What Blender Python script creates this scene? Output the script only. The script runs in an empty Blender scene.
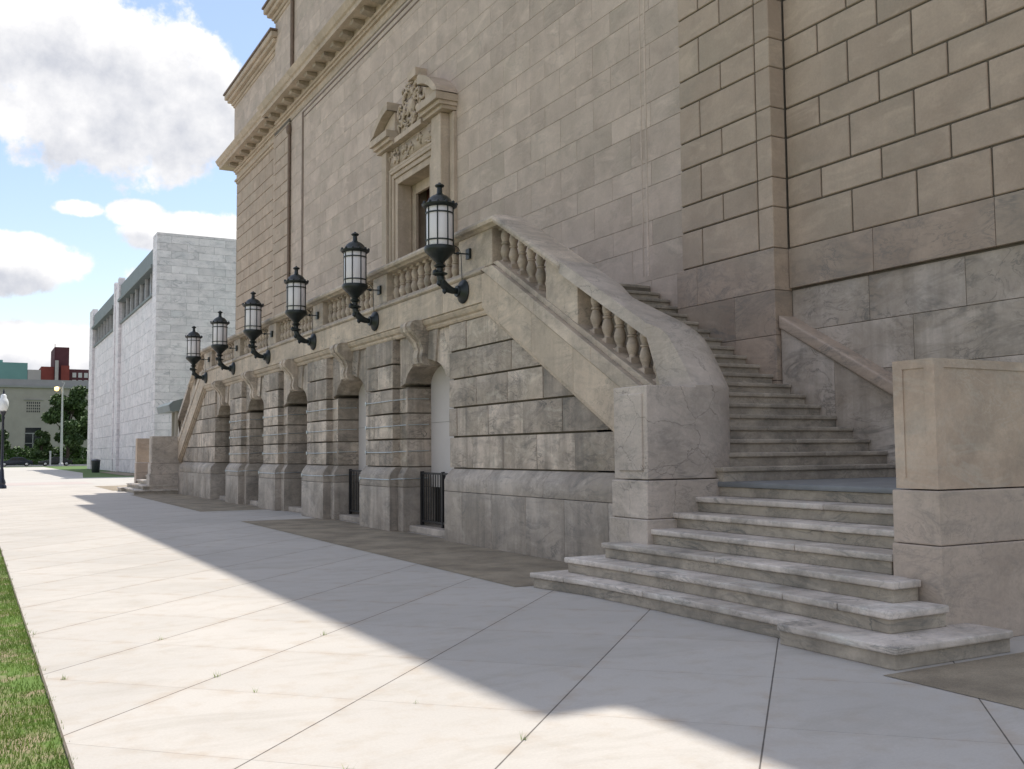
import bpy, bmesh, math, random
from math import sin, cos, pi, radians, sqrt, atan2
from mathutils import Matrix, Vector
random.seed(7)
S = bpy.context.scene

# ------------------------------------------------------------------ camera
cd = bpy.data.cameras.new('camera'); cam = bpy.data.objects.new('camera', cd)
S.collection.objects.link(cam); S.camera = cam
def _camrot():
    f, cx, cy = 993.0, 512.0, 384.5
    r = lambda u, v: Vector((u - cx, -(v - cy), -f))
    Y = r(-30, 456.5).normalized(); X0 = r(2338, 436)
    Z = X0.cross(Y).normalized(); X = Y.cross(Z)
    return Matrix((X, Y, Z))                       # rows: world axes in camera space = camera->world
cam.matrix_world = Matrix.Translation((0, 0, 1.6)) @ _camrot().to_4x4()
cd.sensor_fit = 'HORIZONTAL'; cd.sensor_width = 36; cd.lens = 993.0 / 1024 * 36
cd.clip_start = 0.1; cd.clip_end = 3000

# ------------------------------------------------------------------ sun + sky
SUNV = Vector((0.3615, 0.305, 1.0)).normalized()      # towards the sun
ELEV = math.asin(SUNV.z); AZ = atan2(SUNV.x, SUNV.y)
sl = bpy.data.lights.new('sun', 'SUN'); so = bpy.data.objects.new('sun', sl); S.collection.objects.link(so)
sl.energy = 3.3; sl.angle = radians(0.55); sl.color = (1.0, 0.94, 0.84)
so.rotation_euler = SUNV.to_track_quat('Z', 'Y').to_euler()
W = bpy.data.worlds.new('World'); S.world = W; W.use_nodes = True
wt = W.node_tree; wt.nodes.clear()
def WN(t, **k):
    n = wt.nodes.new(t)
    for a, b in k.items(): setattr(n, a, b)
    return n
def _set(tree, sock, v):
    if hasattr(v, 'is_linked') or isinstance(v, bpy.types.NodeSocket): tree.links.new(v, sock)
    else: sock.default_value = v
def wm(op, a, b=0.0, c=0.0, clamp=False):
    n = WN('ShaderNodeMath', operation=op, use_clamp=clamp)
    _set(wt, n.inputs[0], a); _set(wt, n.inputs[1], b); _set(wt, n.inputs[2], c)
    return n.outputs[0]
sky = WN('ShaderNodeTexSky', sky_type='NISHITA', sun_disc=False, sun_elevation=ELEV, sun_rotation=AZ)
sky.air_density = 1.3; sky.dust_density = 0.6; sky.ozone_density = 2.5
tc = WN('ShaderNodeTexCoord'); sep = WN('ShaderNodeSeparateXYZ'); wt.links.new(tc.outputs['Generated'], sep.inputs[0])
azn = wm('MULTIPLY', wm('ARCTAN2', sep.outputs[0], sep.outputs[1]), 180 / pi)
eln = wm('MULTIPLY', wm('ARCSINE', sep.outputs[2]), 180 / pi)
def wnoise(vec, scale, det, rough):
    n = WN('ShaderNodeTexNoise'); n.inputs['Scale'].default_value = scale
    n.inputs['Detail'].default_value = det; n.inputs['Roughness'].default_value = rough
    wt.links.new(vec, n.inputs['Vector']); return n.outputs['Fac']
def shift(dz, dx=0.0):
    n = WN('ShaderNodeVectorMath', operation='ADD'); wt.links.new(tc.outputs['Generated'], n.inputs[0])
    n.inputs[1].default_value = (dx, 0, dz); return n.outputs[0]
BL = [(5.0, 19.4, 10.0, 5.6, 1.05), (11.5, 18.6, 3.6, 3.4, 0.8), (1.6, 16.6, 4.5, 1.6, .5),
      (1.0, 9.9, 4.9, 1.9, 1.0), (10.4, 12.0, 4.4, 1.35, 1.0), (4.9, 13.0, 1.6, .6, .85), (7.6, 12.9, 2.0, .9, .9), (13.0, 12.0, 3.0, 1.5, .7), (8.3, 9.7, 1.6, .7, .6),
      (2.6, 5.4, 6.5, 1.9, 1.0), (-6.0, 14, 4, 3, .9), (-14, 22, 8, 5, .9), (24, 30, 9, 5, .9), (6, 34, 10, 4, .9)]
def density(de):
    el = wm('ADD', eln, de)
    tot = None
    for a, e, ra, re, s in BL:
        da = wm('DIVIDE', wm('SUBTRACT', azn, a), ra); dee = wm('DIVIDE', wm('SUBTRACT', el, e), re)
        d2 = wm('ADD', wm('MULTIPLY', da, da), wm('MULTIPLY', dee, dee))
        g = wm('MULTIPLY', wm('SUBTRACT', 1.25, d2, clamp=True), s)
        tot = g if tot is None else wm('MAXIMUM', tot, g)
    dr = radians(de)
    n1 = wnoise(shift(dr), 7.0, 9, .62); n2 = wnoise(shift(dr), 26.0, 8, .6)
    nn = wm('ADD', wm('MULTIPLY', wm('SUBTRACT', n1, .5), 1.7), wm('MULTIPLY', wm('SUBTRACT', n2, .5), 1.5))
    dv = wm('DIVIDE', wm('SUBTRACT', azn, 8.0), 26.0); de2 = wm('DIVIDE', wm('SUBTRACT', el, 12.0), 17.0)
    rest = wm('MULTIPLY', wm('SUBTRACT', wm('ADD', wm('MULTIPLY', dv, dv), wm('MULTIPLY', de2, de2)), 1.0, clamp=True), .52)  # extra cloud outside the view, added to brighten and neutralise the fill light
    return wm('ADD', wm('SUBTRACT', wm('MAXIMUM', tot, rest), .42), nn)
D0 = density(0.0); D1 = density(1.6)
mask = WN('ShaderNodeMapRange', interpolation_type='SMOOTHERSTEP'); wt.links.new(D0, mask.inputs[0])
mask.inputs[1].default_value = -0.06; mask.inputs[2].default_value = 0.32
sh = WN('ShaderNodeMapRange'); wt.links.new(D1, sh.inputs[0])
sh.inputs[1].default_value = 0.05; sh.inputs[2].default_value = 0.95; sh.inputs[3].default_value = 0.0; sh.inputs[4].default_value = 1.0
cr = WN('ShaderNodeValToRGB'); wt.links.new(sh.outputs[0], cr.inputs[0])
cr.color_ramp.elements[0].color = (5.0, 4.93, 4.9, 1); cr.color_ramp.elements[1].color = (2.9, 3.0, 3.3, 1)
CLD = cr
skm = WN('ShaderNodeMix', data_type='RGBA', blend_type='MULTIPLY'); skm.inputs[0].default_value = 1.0
wt.links.new(sky.outputs[0], skm.inputs[6]); skm.inputs[7].default_value = (.86, .78, .77, 1)
mx = WN('ShaderNodeMix', data_type='RGBA'); wt.links.new(mask.outputs[0], mx.inputs[0])
wt.links.new(skm.outputs[2], mx.inputs[6]); wt.links.new(cr.outputs[0], mx.inputs[7])
bg = WN('ShaderNodeBackground'); bg.inputs[1].default_value = 0.15
wt.links.new(mx.outputs[2], bg.inputs[0]); ow = WN('ShaderNodeOutputWorld'); wt.links.new(bg.outputs[0], ow.inputs[0])
vs = S.view_settings; vs.view_transform = 'Standard'; vs.look = 'None'; vs.exposure = 0.6; vs.gamma = 1; vs.use_curve_mapping = False
S.render.engine = 'CYCLES'

# ------------------------------------------------------------------ materials
class MT:
    def __init__(s, name):
        s.m = bpy.data.materials.new(name); s.m.use_nodes = True; s.t = s.m.node_tree
        s.b = s.t.nodes['Principled BSDF']; s.geo = s.N('ShaderNodeNewGeometry'); s.pos = s.geo.outputs['Position']
    def N(s, t, **k):
        n = s.t.nodes.new(t)
        for a, b in k.items(): setattr(n, a, b)
        return n
    def L(s, a, b): s.t.links.new(a, b)
    def set(s, sock, v): _set(s.t, sock, v)
    def m_(s, op, a, b=0.0, c=0.0, clamp=False):
        n = s.N('ShaderNodeMath', operation=op, use_clamp=clamp)
        s.set(n.inputs[0], a); s.set(n.inputs[1], b); s.set(n.inputs[2], c); return n.outputs[0]
    def scale(s, v, sc):
        n = s.N('ShaderNodeVectorMath', operation='MULTIPLY'); s.L(v, n.inputs[0]); n.inputs[1].default_value = sc; return n.outputs[0]
    def addv(s, v, w):
        n = s.N('ShaderNodeVectorMath', operation='ADD'); s.L(v, n.inputs[0]); s.set(n.inputs[1], w); return n.outputs[0]
    def noise(s, v, sc, det=5, rough=.55, dist=0.0, col=False):
        n = s.N('ShaderNodeTexNoise'); s.L(v, n.inputs['Vector']); n.inputs['Scale'].default_value = sc
        n.inputs['Detail'].default_value = det; n.inputs['Roughness'].default_value = rough; n.inputs['Distortion'].default_value = dist
        return n.outputs['Color' if col else 'Fac']
    def rng(s, v, a, b, c=0.0, d=1.0):
        n = s.N('ShaderNodeMapRange'); s.set(n.inputs[0], v)
        for i, x in enumerate((a, b, c, d)): n.inputs[i + 1].default_value = x
        return n.outputs[0]
    def mix(s, f, a, b, bt='MIX'):
        n = s.N('ShaderNodeMix', data_type='RGBA', blend_type=bt)
        s.set(n.inputs[0], f)
        for i, x in ((6, a), (7, b)):
            if isinstance(x, tuple): n.inputs[i].default_value = (*x[:3], 1)
            else: s.L(x, n.inputs[i])
        return n.outputs[2]
    def grey(s, v):
        n = s.N('ShaderNodeCombineXYZ')
        for i in range(3): s.set(n.inputs[i], v)
        return n.outputs[0]
    def bump(s, h, st, dist=0.01):
        n = s.N('ShaderNodeBump'); n.inputs['Strength'].default_value = st; n.inputs['Distance'].default_value = dist
        s.L(h, n.inputs['Height']); s.L(n.outputs[0], s.b.inputs['Normal'])
    def fin(s, col, rough=.7, metal=0.0):
        if isinstance(col, tuple): s.b.inputs['Base Color'].default_value = (*col[:3], 1)
        else: s.L(col, s.b.inputs['Base Color'])
        s.set(s.b.inputs['Roughness'], rough); s.b.inputs['Metallic'].default_value = metal
        return s.m

def stone(name, base, base2, vein=(.2, .19, .18), veinamt=.35, vscale=1.2, tint=.16, streak=0.0, stainc=(.09, .085, .075), rough=.62, bump=.35, crack=0.0, hue=(.42, .36, .28), grime=0.0, vth=.035, isl=1.0):
    base = tuple(min(x * 1.15 * k, .9) for x, k in zip(base, (1.115, 1.03, 1.0))); base2 = tuple(x * .92 * k for x, k in zip(base2, (1.115, 1.03, 1.0))); veinamt = min(veinamt * 1.6, 1.0); bump *= 1.7
    q = MT(name)
    rnd = q.m_('MULTIPLY', q.geo.outputs['Random Per Island'], isl)
    off = q.N('ShaderNodeCombineXYZ'); q.set(off.inputs[0], q.m_('MULTIPLY', rnd, 37.0)); q.set(off.inputs[1], q.m_('MULTIPLY', rnd, 91.0)); q.set(off.inputs[2], q.m_('MULTIPLY', rnd, 13.0))
    p = q.addv(q.pos, off.outputs[0])
    big = q.noise(p, .9, 5, .6, .4)
    col = q.mix(q.rng(big, .3, .7), base, base2)
    col = q.mix(q.m_('MULTIPLY', q.rng(q.noise(p, .45, 3), .5, .75), .5), col, hue)
    # veins: folded noise, stretched along a slanting bed
    v1 = q.noise(q.scale(p, (1.0, .8, 2.3)), vscale, 6, .6, 1.6)
    vm = q.rng(q.m_('ABSOLUTE', q.m_('SUBTRACT', v1, .5)), 0.0, vth, 1.0, 0.0)
    vmod = q.rng(q.noise(p, 1.1, 3), .42, .68)
    col = q.mix(q.m_('MULTIPLY', q.m_('MULTIPLY', vm, vmod), veinamt), col, vein)
    v2 = q.noise(q.scale(p, (1.5, 1.0, 3.2)), vscale * .55, 4, .7, 2.5)
    col = q.mix(q.m_('MULTIPLY', q.rng(v2, .52, .72), veinamt * .55), col, vein)
    v3 = q.noise(q.scale(p, (1.3, 1.0, 1.9)), vscale * 2.6, 7, .62, 2.2)
    vm3 = q.rng(q.m_('ABSOLUTE', q.m_('SUBTRACT', v3, .5)), 0.0, vth * .6, 1.0, 0.0)
    col = q.mix(q.m_('MULTIPLY', q.m_('MULTIPLY', vm3, q.rng(q.noise(p, 1.7, 3), .45, .62)), min(veinamt * .8, .8)), col, vein)
    pale = q.noise(q.scale(p, (1.0, .8, 2.0)), vscale * 1.5, 5, .6, 1.2)
    col = q.mix(q.m_('MULTIPLY', q.rng(pale, .54, .70), .35), col, tuple(min(x * 1.3, .85) for x in base))
    # speckle and block tint
    sp = q.noise(q.pos, 28, 4, .7)
    col = q.mix(1.0, col, q.grey(q.rng(sp, .25, .75, .9, 1.08)), 'MULTIPLY')
    col = q.mix(1.0, col, q.grey(q.rng(rnd, 0, 1, 1 - tint, 1 + tint * .6)), 'MULTIPLY')
    if streak:
        st = q.noise(q.scale(q.pos, (3.2, 3.2, .28)), 1.6, 5, .62)
        st2 = q.noise(q.scale(q.pos, (.8, .8, .6)), .9, 3, .6)
        f = q.m_('MULTIPLY', q.m_('MULTIPLY', q.rng(st, .43, .66), q.rng(st2, .36, .58)), streak)
        col = q.mix(f, col, stainc)
    if grime:
        g = q.noise(q.pos, 2.2, 6, .68)
        col = q.mix(q.m_('MULTIPLY', q.rng(g, .46, .68), grime), col, (.12, .11, .095))
    h = q.noise(q.pos, 60, 3, .6)
    hb = q.m_('ADD', q.m_('MULTIPLY', h, .3), q.noise(q.pos, 9, 5, .6))
    if crack:
        vo = q.N('ShaderNodeTexVoronoi', feature='DISTANCE_TO_EDGE'); vo.inputs['Scale'].default_value = 1.5
        wp = q.addv(q.pos, q.scale(q.noise(q.pos, 2.2, 5, .6, 0, True), (.38, .38, .38)))
        q.L(wp, vo.inputs['Vector'])
        cm = q.m_('MULTIPLY', q.rng(vo.outputs['Distance'], 0, .008, 1, 0), q.rng(q.noise(q.pos, .8, 2), .42, .55))
        col = q.mix(q.m_('MULTIPLY', cm, crack), col, (.07, .062, .052))
        hb = q.m_('SUBTRACT', hb, q.m_('MULTIPLY', cm, .6))
    q.bump(hb, bump, .012)
    return q.fin(col, q.rng(sp, .2, .8, rough - .1, rough + .12))

def plain(name, col, rough=.6, metal=0.0, var=.25, sc=6.0, bump=.1):
    q = MT(name); n = q.noise(q.pos, sc, 5, .6)
    c = q.mix(1.0, q.mix(0.0, col, col), q.grey(q.rng(n, .3, .7, 1 - var, 1 + var * .5)), 'MULTIPLY')
    q.bump(q.noise(q.pos, sc * 8, 3), bump, .005)
    return q.fin(c, rough, metal)

M = {}
M['ashlar'] = stone('ashlar_marble', (.46, .405, .345), (.39, .335, .28), vein=(.27, .24, .20), veinamt=.22, vscale=.7, tint=.07, streak=.10, stainc=(.3, .26, .2), rough=.7, bump=.2)
M['tan'] = stone('rusticated_stone', (.375, .32, .255), (.33, .275, .215), vein=(.30, .26, .21), veinamt=.22, vscale=.8, tint=.06, streak=.10, stainc=(.22, .18, .14), rough=.75, bump=.3)
M['trim'] = stone('trim_stone', (.455, .40, .325), (.39, .335, .26), vein=(.34, .3, .25), veinamt=.2, tint=.06, streak=.25, stainc=(.2, .165, .11), rough=.75)
M['base'] = stone('base_marble', (.36, .30, .24), (.29, .24, .19), vein=(.19, .17, .15), veinamt=.6, vscale=.8, tint=.08, rough=.6, bump=.2, vth=.05)
M['basel'] = stone('pale_base_marble', (.44, .415, .375), (.31, .27, .215), vein=(.17, .155, .135), veinamt=.65, vscale=.55, tint=.06, streak=.35, stainc=(.2, .17, .13), rough=.6, bump=.2, vth=.05)
M['rust'] = stone('weathered_marble', (.55, .50, .43), (.33, .295, .24), vein=(.12, .11, .10), veinamt=.55, vscale=1.3, tint=.34, streak=.58, stainc=(.10, .09, .078), rough=.72, bump=.6, grime=.5)
M['plinth'] = stone('plinth_marble', (.42, .395, .35), (.29, .265, .23), vein=(.14, .135, .13), veinamt=.4, vscale=.8, tint=.1, streak=.4, rough=.7, bump=.4, grime=.35)
M['band'] = stone('band_marble', (.50, .44, .35), (.41, .355, .28), vein=(.22, .2, .17), veinamt=.45, vscale=.9, tint=.1, streak=.35, stainc=(.22, .195, .155), rough=.65, bump=.25, grime=.2)
M['coping'] = stone('coping_marble', (.50, .45, .37), (.39, .345, .28), vein=(.22, .2, .17), veinamt=.5, vscale=1.0, tint=.08, streak=.2, rough=.6, bump=.3, grime=.45)
M['balus'] = stone('baluster_marble', (.46, .41, .345), (.35, .305, .25), vein=(.2, .18, .15), veinamt=.35, vscale=2.5, tint=.15, rough=.65, bump=.3, grime=.55)
M['newel'] = stone('cracked_marble', (.46, .43, .385), (.38, .35, .305), vein=(.2, .19, .17), veinamt=.45, vscale=1.2, tint=.05, rough=.6, bump=.35, crack=.55, grime=.18, isl=0.0)
M['pier'] = stone('ochre_marble', (.43, .36, .28), (.37, .30, .235), vein=(.52, .45, .37), veinamt=.4, vscale=.9, tint=.0, rough=.6, bump=.25, grime=.3, vth=.06, isl=0.0)
M['pierb'] = stone('pier_base_marble', (.42, .37, .315), (.34, .295, .25), vein=(.22, .2, .18), veinamt=.35, vscale=.8, tint=.05, rough=.6, bump=.25, grime=.15)
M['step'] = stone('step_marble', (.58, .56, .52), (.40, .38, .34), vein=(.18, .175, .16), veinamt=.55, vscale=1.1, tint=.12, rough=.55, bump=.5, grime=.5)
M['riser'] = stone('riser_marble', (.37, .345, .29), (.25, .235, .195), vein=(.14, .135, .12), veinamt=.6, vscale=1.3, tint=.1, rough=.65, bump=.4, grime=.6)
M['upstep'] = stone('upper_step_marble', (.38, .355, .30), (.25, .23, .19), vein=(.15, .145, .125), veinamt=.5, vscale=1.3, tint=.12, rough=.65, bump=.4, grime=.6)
M['white'] = stone('white_veined_marble', (.66, .67, .70), (.62, .635, .67), vein=(.26, .27, .29), veinamt=.42, vscale=.34, tint=.08, rough=.5, bump=.1, hue=(.66, .66, .68), vth=.03)
M['slate'] = plain('landing_slab', (.20, .21, .22), .5, var=.2, sc=3)
M['joint'] = plain('mortar_dark', (.13, .11, .085), .9)  # even dark brown joint colour, also on the terrace core and path edging
M['jointl'] = plain('mortar_pale', (.23, .2, .165), .9)
M['jointw'] = plain('mortar_grey', (.42, .42, .43), .9)
M['iron'] = plain('dark_green_iron', (.008, .014, .014), .42, .0, .5, 9, .25)
M['black'] = plain('black_iron', (.018, .018, .02), .5)
M['steel'] = plain('galvanised_cable', (.52, .56, .57), .4, .6)
M['panel'] = plain('painted_panel', (.58, .54, .52), .6, var=.06, sc=1.2)
M['dark'] = plain('dark_bronze_door', (.03, .026, .022), .4)
M['wood'] = plain('red_wood', (.10, .035, .025), .5)
M['pipe'] = plain('copper_brown_pipe', (.19, .135, .10), .6)
M['copper'] = plain('green_copper', (.17, .20, .205), .6, var=.15, sc=1)
M['teal'] = plain('teal_panels', (.13, .27, .25), .7, var=.08, sc=.3)
M['greyb'] = plain('grey_limestone', (.33, .305, .275), .85, var=.12, sc=.5)
M['greyb2'] = plain('grey_coping', (.26, .26, .26), .85, var=.1, sc=.5)
M['brick'] = plain('red_brick', (.20, .045, .035), .9, var=.15, sc=1)
M['brickd'] = plain('dark_brick', (.085, .028, .035), .9, var=.15, sc=1)
M['beige'] = plain('beige_render', (.38, .36, .34), .9, var=.08, sc=.5)
M['greyp'] = plain('light_grey_paint', (.5, .5, .5), .6)
M['bark'] = plain('bark', (.06, .045, .035), .95, sc=4)
M['winglass'] = plain('window_glass', (.02, .023, .028), .12)
M['tyre'] = plain('tyre_rubber', (.015, .015, .016), .85)
M['carp'] = plain('dark_blue_paint', (.012, .016, .032), .25)
M['carg'] = plain('black_paint', (.012, .013, .014), .25)
M['chrome'] = plain('bright_metal', (.6, .6, .62), .25, .9)
M['bin'] = plain('dark_green_plastic', (.012, .02, .02), .5)
def leafmat(name, a, b):
    q = MT(name); c = q.mix(q.geo.outputs['Random Per Island'], a, b)
    c = q.mix(q.m_('MULTIPLY', q.rng(q.noise(q.pos, .5, 3), .4, .65), .6), c, tuple(x * .55 for x in a))
    q.b.inputs['Transmission Weight'].default_value = 0
    return q.fin(c, .6)
M['leaf'] = leafmat('tree_leaves', (.035, .075, .018), (.085, .14, .035))
M['hedge'] = leafmat('hedge_leaves', (.045, .10, .02), (.09, .16, .035))
def glassopal():
    q = MT('opal_glass'); n = q.noise(q.pos, 3, 2)
    q.b.inputs['Subsurface Weight'].default_value = 0.0
    q.b.inputs['Coat Weight'].default_value = .4
    return q.fin(q.mix(q.rng(n, .3, .7), (.66, .63, .64), (.74, .71, .71)), .3)
M['opal'] = glassopal()
q = MT('lit_lamp_glass'); q.b.inputs['Emission Color'].default_value = (1, .62, .2, 1); q.b.inputs['Emission Strength'].default_value = 2.2
M['litlamp'] = q.fin((.9, .7, .4), .4)
q = MT('clear_globe'); q.b.inputs['Coat Weight'].default_value = .5
M['globe'] = q.fin((.72, .74, .75), .2)

def paving(name, base, base2, grid=1.285, diag=True, w=.0045, jd=.55):
    q = MT(name); sx = q.N('ShaderNodeSeparateXYZ'); q.L(q.pos, sx.inputs[0]); x, y = sx.outputs[0], sx.outputs[1]
    col = q.mix(q.rng(q.noise(q.pos, .35, 5, .6), .35, .65), base, base2)
    fine = q.noise(q.pos, 55, 4, .75); mid = q.noise(q.pos, 4, 6, .65)
    lines = None
    s = .70710678
    if diag:
        a = q.m_('MULTIPLY', q.m_('SUBTRACT', x, y), s); b = q.m_('MULTIPLY', q.m_('ADD', x, y), s)
        ca = q.m_('DIVIDE', q.m_('ADD', a, .265), grid); cb = q.m_('DIVIDE', q.m_('SUBTRACT', b, 4.72), 1.31)
        cell = q.N('ShaderNodeCombineXYZ'); q.set(cell.inputs[0], q.m_('FLOOR', ca)); q.set(cell.inputs[1], q.m_('FLOOR', cb))
        wn = q.N('ShaderNodeTexWhiteNoise'); q.L(cell.outputs[0], wn.inputs['Vector'])
        col = q.mix(1.0, col, q.grey(q.rng(wn.outputs['Value'], 0, 1, .95, 1.03)), 'MULTIPLY')
        da = q.m_('MULTIPLY', q.m_('ABSOLUTE', q.m_('SUBTRACT', q.m_('FRACT', q.m_('ADD', ca, .5)), .5)), grid)
        db = q.m_('MULTIPLY', q.m_('ABSOLUTE', q.m_('SUBTRACT', q.m_('FRACT', q.m_('ADD', cb, .5)), .5)), 1.31)
        wob = q.m_('MULTIPLY', q.m_('SUBTRACT', q.noise(q.pos, 9, 3), .5), .004)
        la = q.rng(q.m_('ADD', da, wob), w * .7, w * 1.5, 1, 0); lb = q.rng(q.m_('ADD', db, wob), w * .3, w * .9, 1, 0)
        lb = q.m_('MULTIPLY', lb, .5)
        lines = q.m_('MAXIMUM', la, lb)
        near = q.rng(q.m_('MINIMUM', da, db), .0, .10, 1, 0)
        col = q.mix(q.m_('MULTIPLY', q.m_('MULTIPLY', near, q.rng(mid, .42, .66)), .35), col, (.36, .25, .16))
    col = q.mix(q.m_('MULTIPLY', q.rng(mid, .5, .72), .45), col, (.39, .33, .265))
    st = q.noise(q.scale(q.pos, (.6, 1.7, 1)), 1.1, 6, .7, .8)
    col = q.mix(q.m_('MULTIPLY', q.rng(st, .50, .68), .40), col, (.33, .30, .26))
    col = q.mix(1.0, col, q.grey(q.rng(fine, .25, .75, .92, 1.06)), 'MULTIPLY')
    h = q.m_('ADD', q.m_('MULTIPLY', fine, .5), mid)
    if lines is not None:
        col = q.mix(q.m_('MULTIPLY', lines, .85), col, (.045, .036, .03)); h = q.m_('SUBTRACT', h, q.m_('MULTIPLY', lines, 2.0))
    q.bump(h, .18, .008)
    return q.fin(col, .8)
M['pave'] = paving('concrete_paving', (.485, .455, .42), (.43, .405, .375))
M['drive'] = paving('plain_concrete', (.47, .45, .42), (.42, .405, .38), diag=False)
M['red_pave'] = paving('reddish_paving', (.46, .40, .38), (.43, .37, .35), diag=False)
q = MT('exposed_aggregate'); f = q.noise(q.pos, 90, 3, .8); g = q.noise(q.pos, 1.6, 5, .6)
c = q.mix(q.rng(g, .38, .62), (.31, .26, .19), (.20, .165, .12)); c = q.mix(1.0, c, q.grey(q.rng(f, .3, .7, .72, 1.25)), 'MULTIPLY')
sx = q.N('ShaderNodeSeparateXYZ'); q.L(q.pos, sx.inputs[0])
dl = q.m_('ABSOLUTE', q.m_('SUBTRACT', q.m_('FRACT', q.m_('DIVIDE', sx.outputs[1], 2.185)), .5))
c = q.mix(q.m_('MULTIPLY', q.rng(dl, 0, .004, 1, 0), .5), c, (.4, .37, .32)); q.bump(f, .5, .006); M['aggr'] = q.fin(c, .9)
q = MT('asphalt'); f = q.noise(q.pos, 40, 3, .8); M['asph'] = q.fin(q.mix(f, (.05, .05, .052), (.08, .08, .08)), .9)
q = MT('soil_and_turf'); g = q.noise(q.pos, 2.2, 6, .65)
c = q.mix(q.rng(g, .47, .60), (.10, .17, .03), (.27, .22, .14)); q.bump(q.noise(q.pos, 40, 4), .6, .02); M['soil'] = q.fin(c, .95)
q = MT('far_lawn'); g = q.noise(q.pos, .8, 6, .65); M['lawn'] = q.fin(q.mix(g, (.05, .11, .02), (.11, .17, .04)), .95)
M['blade'] = leafmat('grass_blades', (.15, .26, .03), (.30, .38, .08))

# ------------------------------------------------------------------ helpers
def tag(o, label=None, cat=None, group=None, kind=None):
    if label: o['label'] = label
    if cat: o['category'] = cat
    if group: o['group'] = group
    if kind: o['kind'] = kind
    return o
def empty(name, loc, label, cat, group=None):
    o = bpy.data.objects.new(name, None); S.collection.objects.link(o); o.location = loc; o.empty_display_size = .2
    return tag(o, label, cat, group)
def out(name, bm, mats, parent=None, smooth=False, label=None, auto=None):
    """bm is in world coordinates"""
    if parent is not None:
        base = parent; off = Vector((0, 0, 0))
        while base is not None: off += base.location; base = base.parent
        bmesh.ops.translate(bm, verts=bm.verts, vec=-off)
    me = bpy.data.meshes.new(name); bm.to_mesh(me); bm.free()
    if not isinstance(mats, (list, tuple)): mats = [mats]
    for m in mats: me.materials.append(m)
    if smooth or auto is not None:
        for p in me.polygons: p.use_smooth = True
        if auto is not None:
            try: me.set_sharp_from_angle(angle=radians(auto))
            except Exception: pass
    o = bpy.data.objects.new(name, me); S.collection.objects.link(o)
    if parent is not None: o.parent = parent
    if label: o['label'] = label
    return o
def box(bm, x0, x1, y0, y1, z0, z1, mi=0):
    vs = [bm.verts.new((x, y, z)) for x in (x0, x1) for y in (y0, y1) for z in (z0, z1)]
    fs = []
    for f in ((0, 1, 3, 2), (4, 6, 7, 5), (0, 4, 5, 1), (2, 3, 7, 6), (0, 2, 6, 4), (1, 5, 7, 3)):
        g = bm.faces.new([vs[i] for i in f]); g.material_index = mi; fs.append(g)
    return fs
def prism(bm, pts, axis, a, b, mi=0):
    """pts polygon in the two other axes: x->(y,z), y->(x,z), z->(x,y)"""
    def P(p, t):
        return {'x': (t, p[0], p[1]), 'y': (p[0], t, p[1]), 'z': (p[0], p[1], t)}[axis]
    A = [bm.verts.new(P(p, a)) for p in pts]; B = [bm.verts.new(P(p, b)) for p in pts]; n = len(pts)
    fs = [bm.faces.new(A), bm.faces.new(B[::-1])]
    for i in range(n): fs.append(bm.faces.new([A[i], B[i], B[(i + 1) % n], A[(i + 1) % n]][::-1]))
    for f in fs: f.material_index = mi
def fixn(bm): bmesh.ops.recalc_face_normals(bm, faces=bm.faces)
def bev(bm, w, seg=1, ang=25):
    fixn(bm); es = [e for e in bm.edges if len(e.link_faces) == 2 and e.calc_face_angle(0) > radians(ang)]
    bmesh.ops.bevel(bm, geom=es, offset=w, offset_type='OFFSET', segments=seg, profile=.6, affect='EDGES', clamp_overlap=True)
def lathe(bm, prof, cx, cy, cz=0.0, n=16, axis='z', mi=0):
    rings = []
    for r, z in prof:
        ring = []
        for i in range(n):
            a = 2 * pi * i / n + pi / n; u, v = r * cos(a), r * sin(a)
            p = (cx + u, cy + v, cz + z) if axis == 'z' else (cx + z, cy + u, cz + v)
            ring.append(bm.verts.new(p))
        rings.append(ring)
    for a, b in zip(rings, rings[1:]):
        for i in range(n):
            f = bm.faces.new([a[i], a[(i + 1) % n], b[(i + 1) % n], b[i]]); f.material_index = mi
    f = bm.faces.new(rings[0][::-1]); f.material_index = mi; f = bm.faces.new(rings[-1]); f.material_index = mi
def tube(bm, pts, r, n=8, mi=0, closed=False):
    pts = [Vector(p) for p in pts]; rings = []; N = len(pts)
    rr = r if isinstance(r, (list, tuple)) else [r] * N
    for i, p in enumerate(pts):
        if closed: t = pts[(i + 1) % N] - pts[i - 1]
        else: t = pts[min(i + 1, N - 1)] - pts[max(i - 1, 0)]
        t.normalize(); up = Vector((0, 0, 1)) if abs(t.z) < .9 else Vector((0, 1, 0))
        a = t.cross(up).normalized(); b = t.cross(a)
        rings.append([bm.verts.new(p + (a * cos(2 * pi * k / n) + b * sin(2 * pi * k / n)) * rr[i]) for k in range(n)])
    prs = list(zip(rings, rings[1:])) + ([(rings[-1], rings[0])] if closed else [])
    for a, b in prs:
        for k in range(n):
            f = bm.faces.new([a[k], a[(k + 1) % n], b[(k + 1) % n], b[k]]); f.material_index = mi
    if not closed: bm.faces.new(rings[0]).material_index = mi; bm.faces.new(rings[-1][::-1]).material_index = mi
def clip(poly, a, b, c):
    """keep a*x+b*y<=c"""
    o = []
    for i in range(len(poly)):
        p, q_ = poly[i], poly[(i + 1) % len(poly)]; dp = a * p[0] + b * p[1] - c; dq = a * q_[0] + b * q_[1] - c
        if dp <= 0: o.append(p)
        if dp * dq < 0: t = dp / (dp - dq); o.append((p[0] + t * (q_[0] - p[0]), p[1] + t * (q_[1] - p[1])))
    return o
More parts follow.
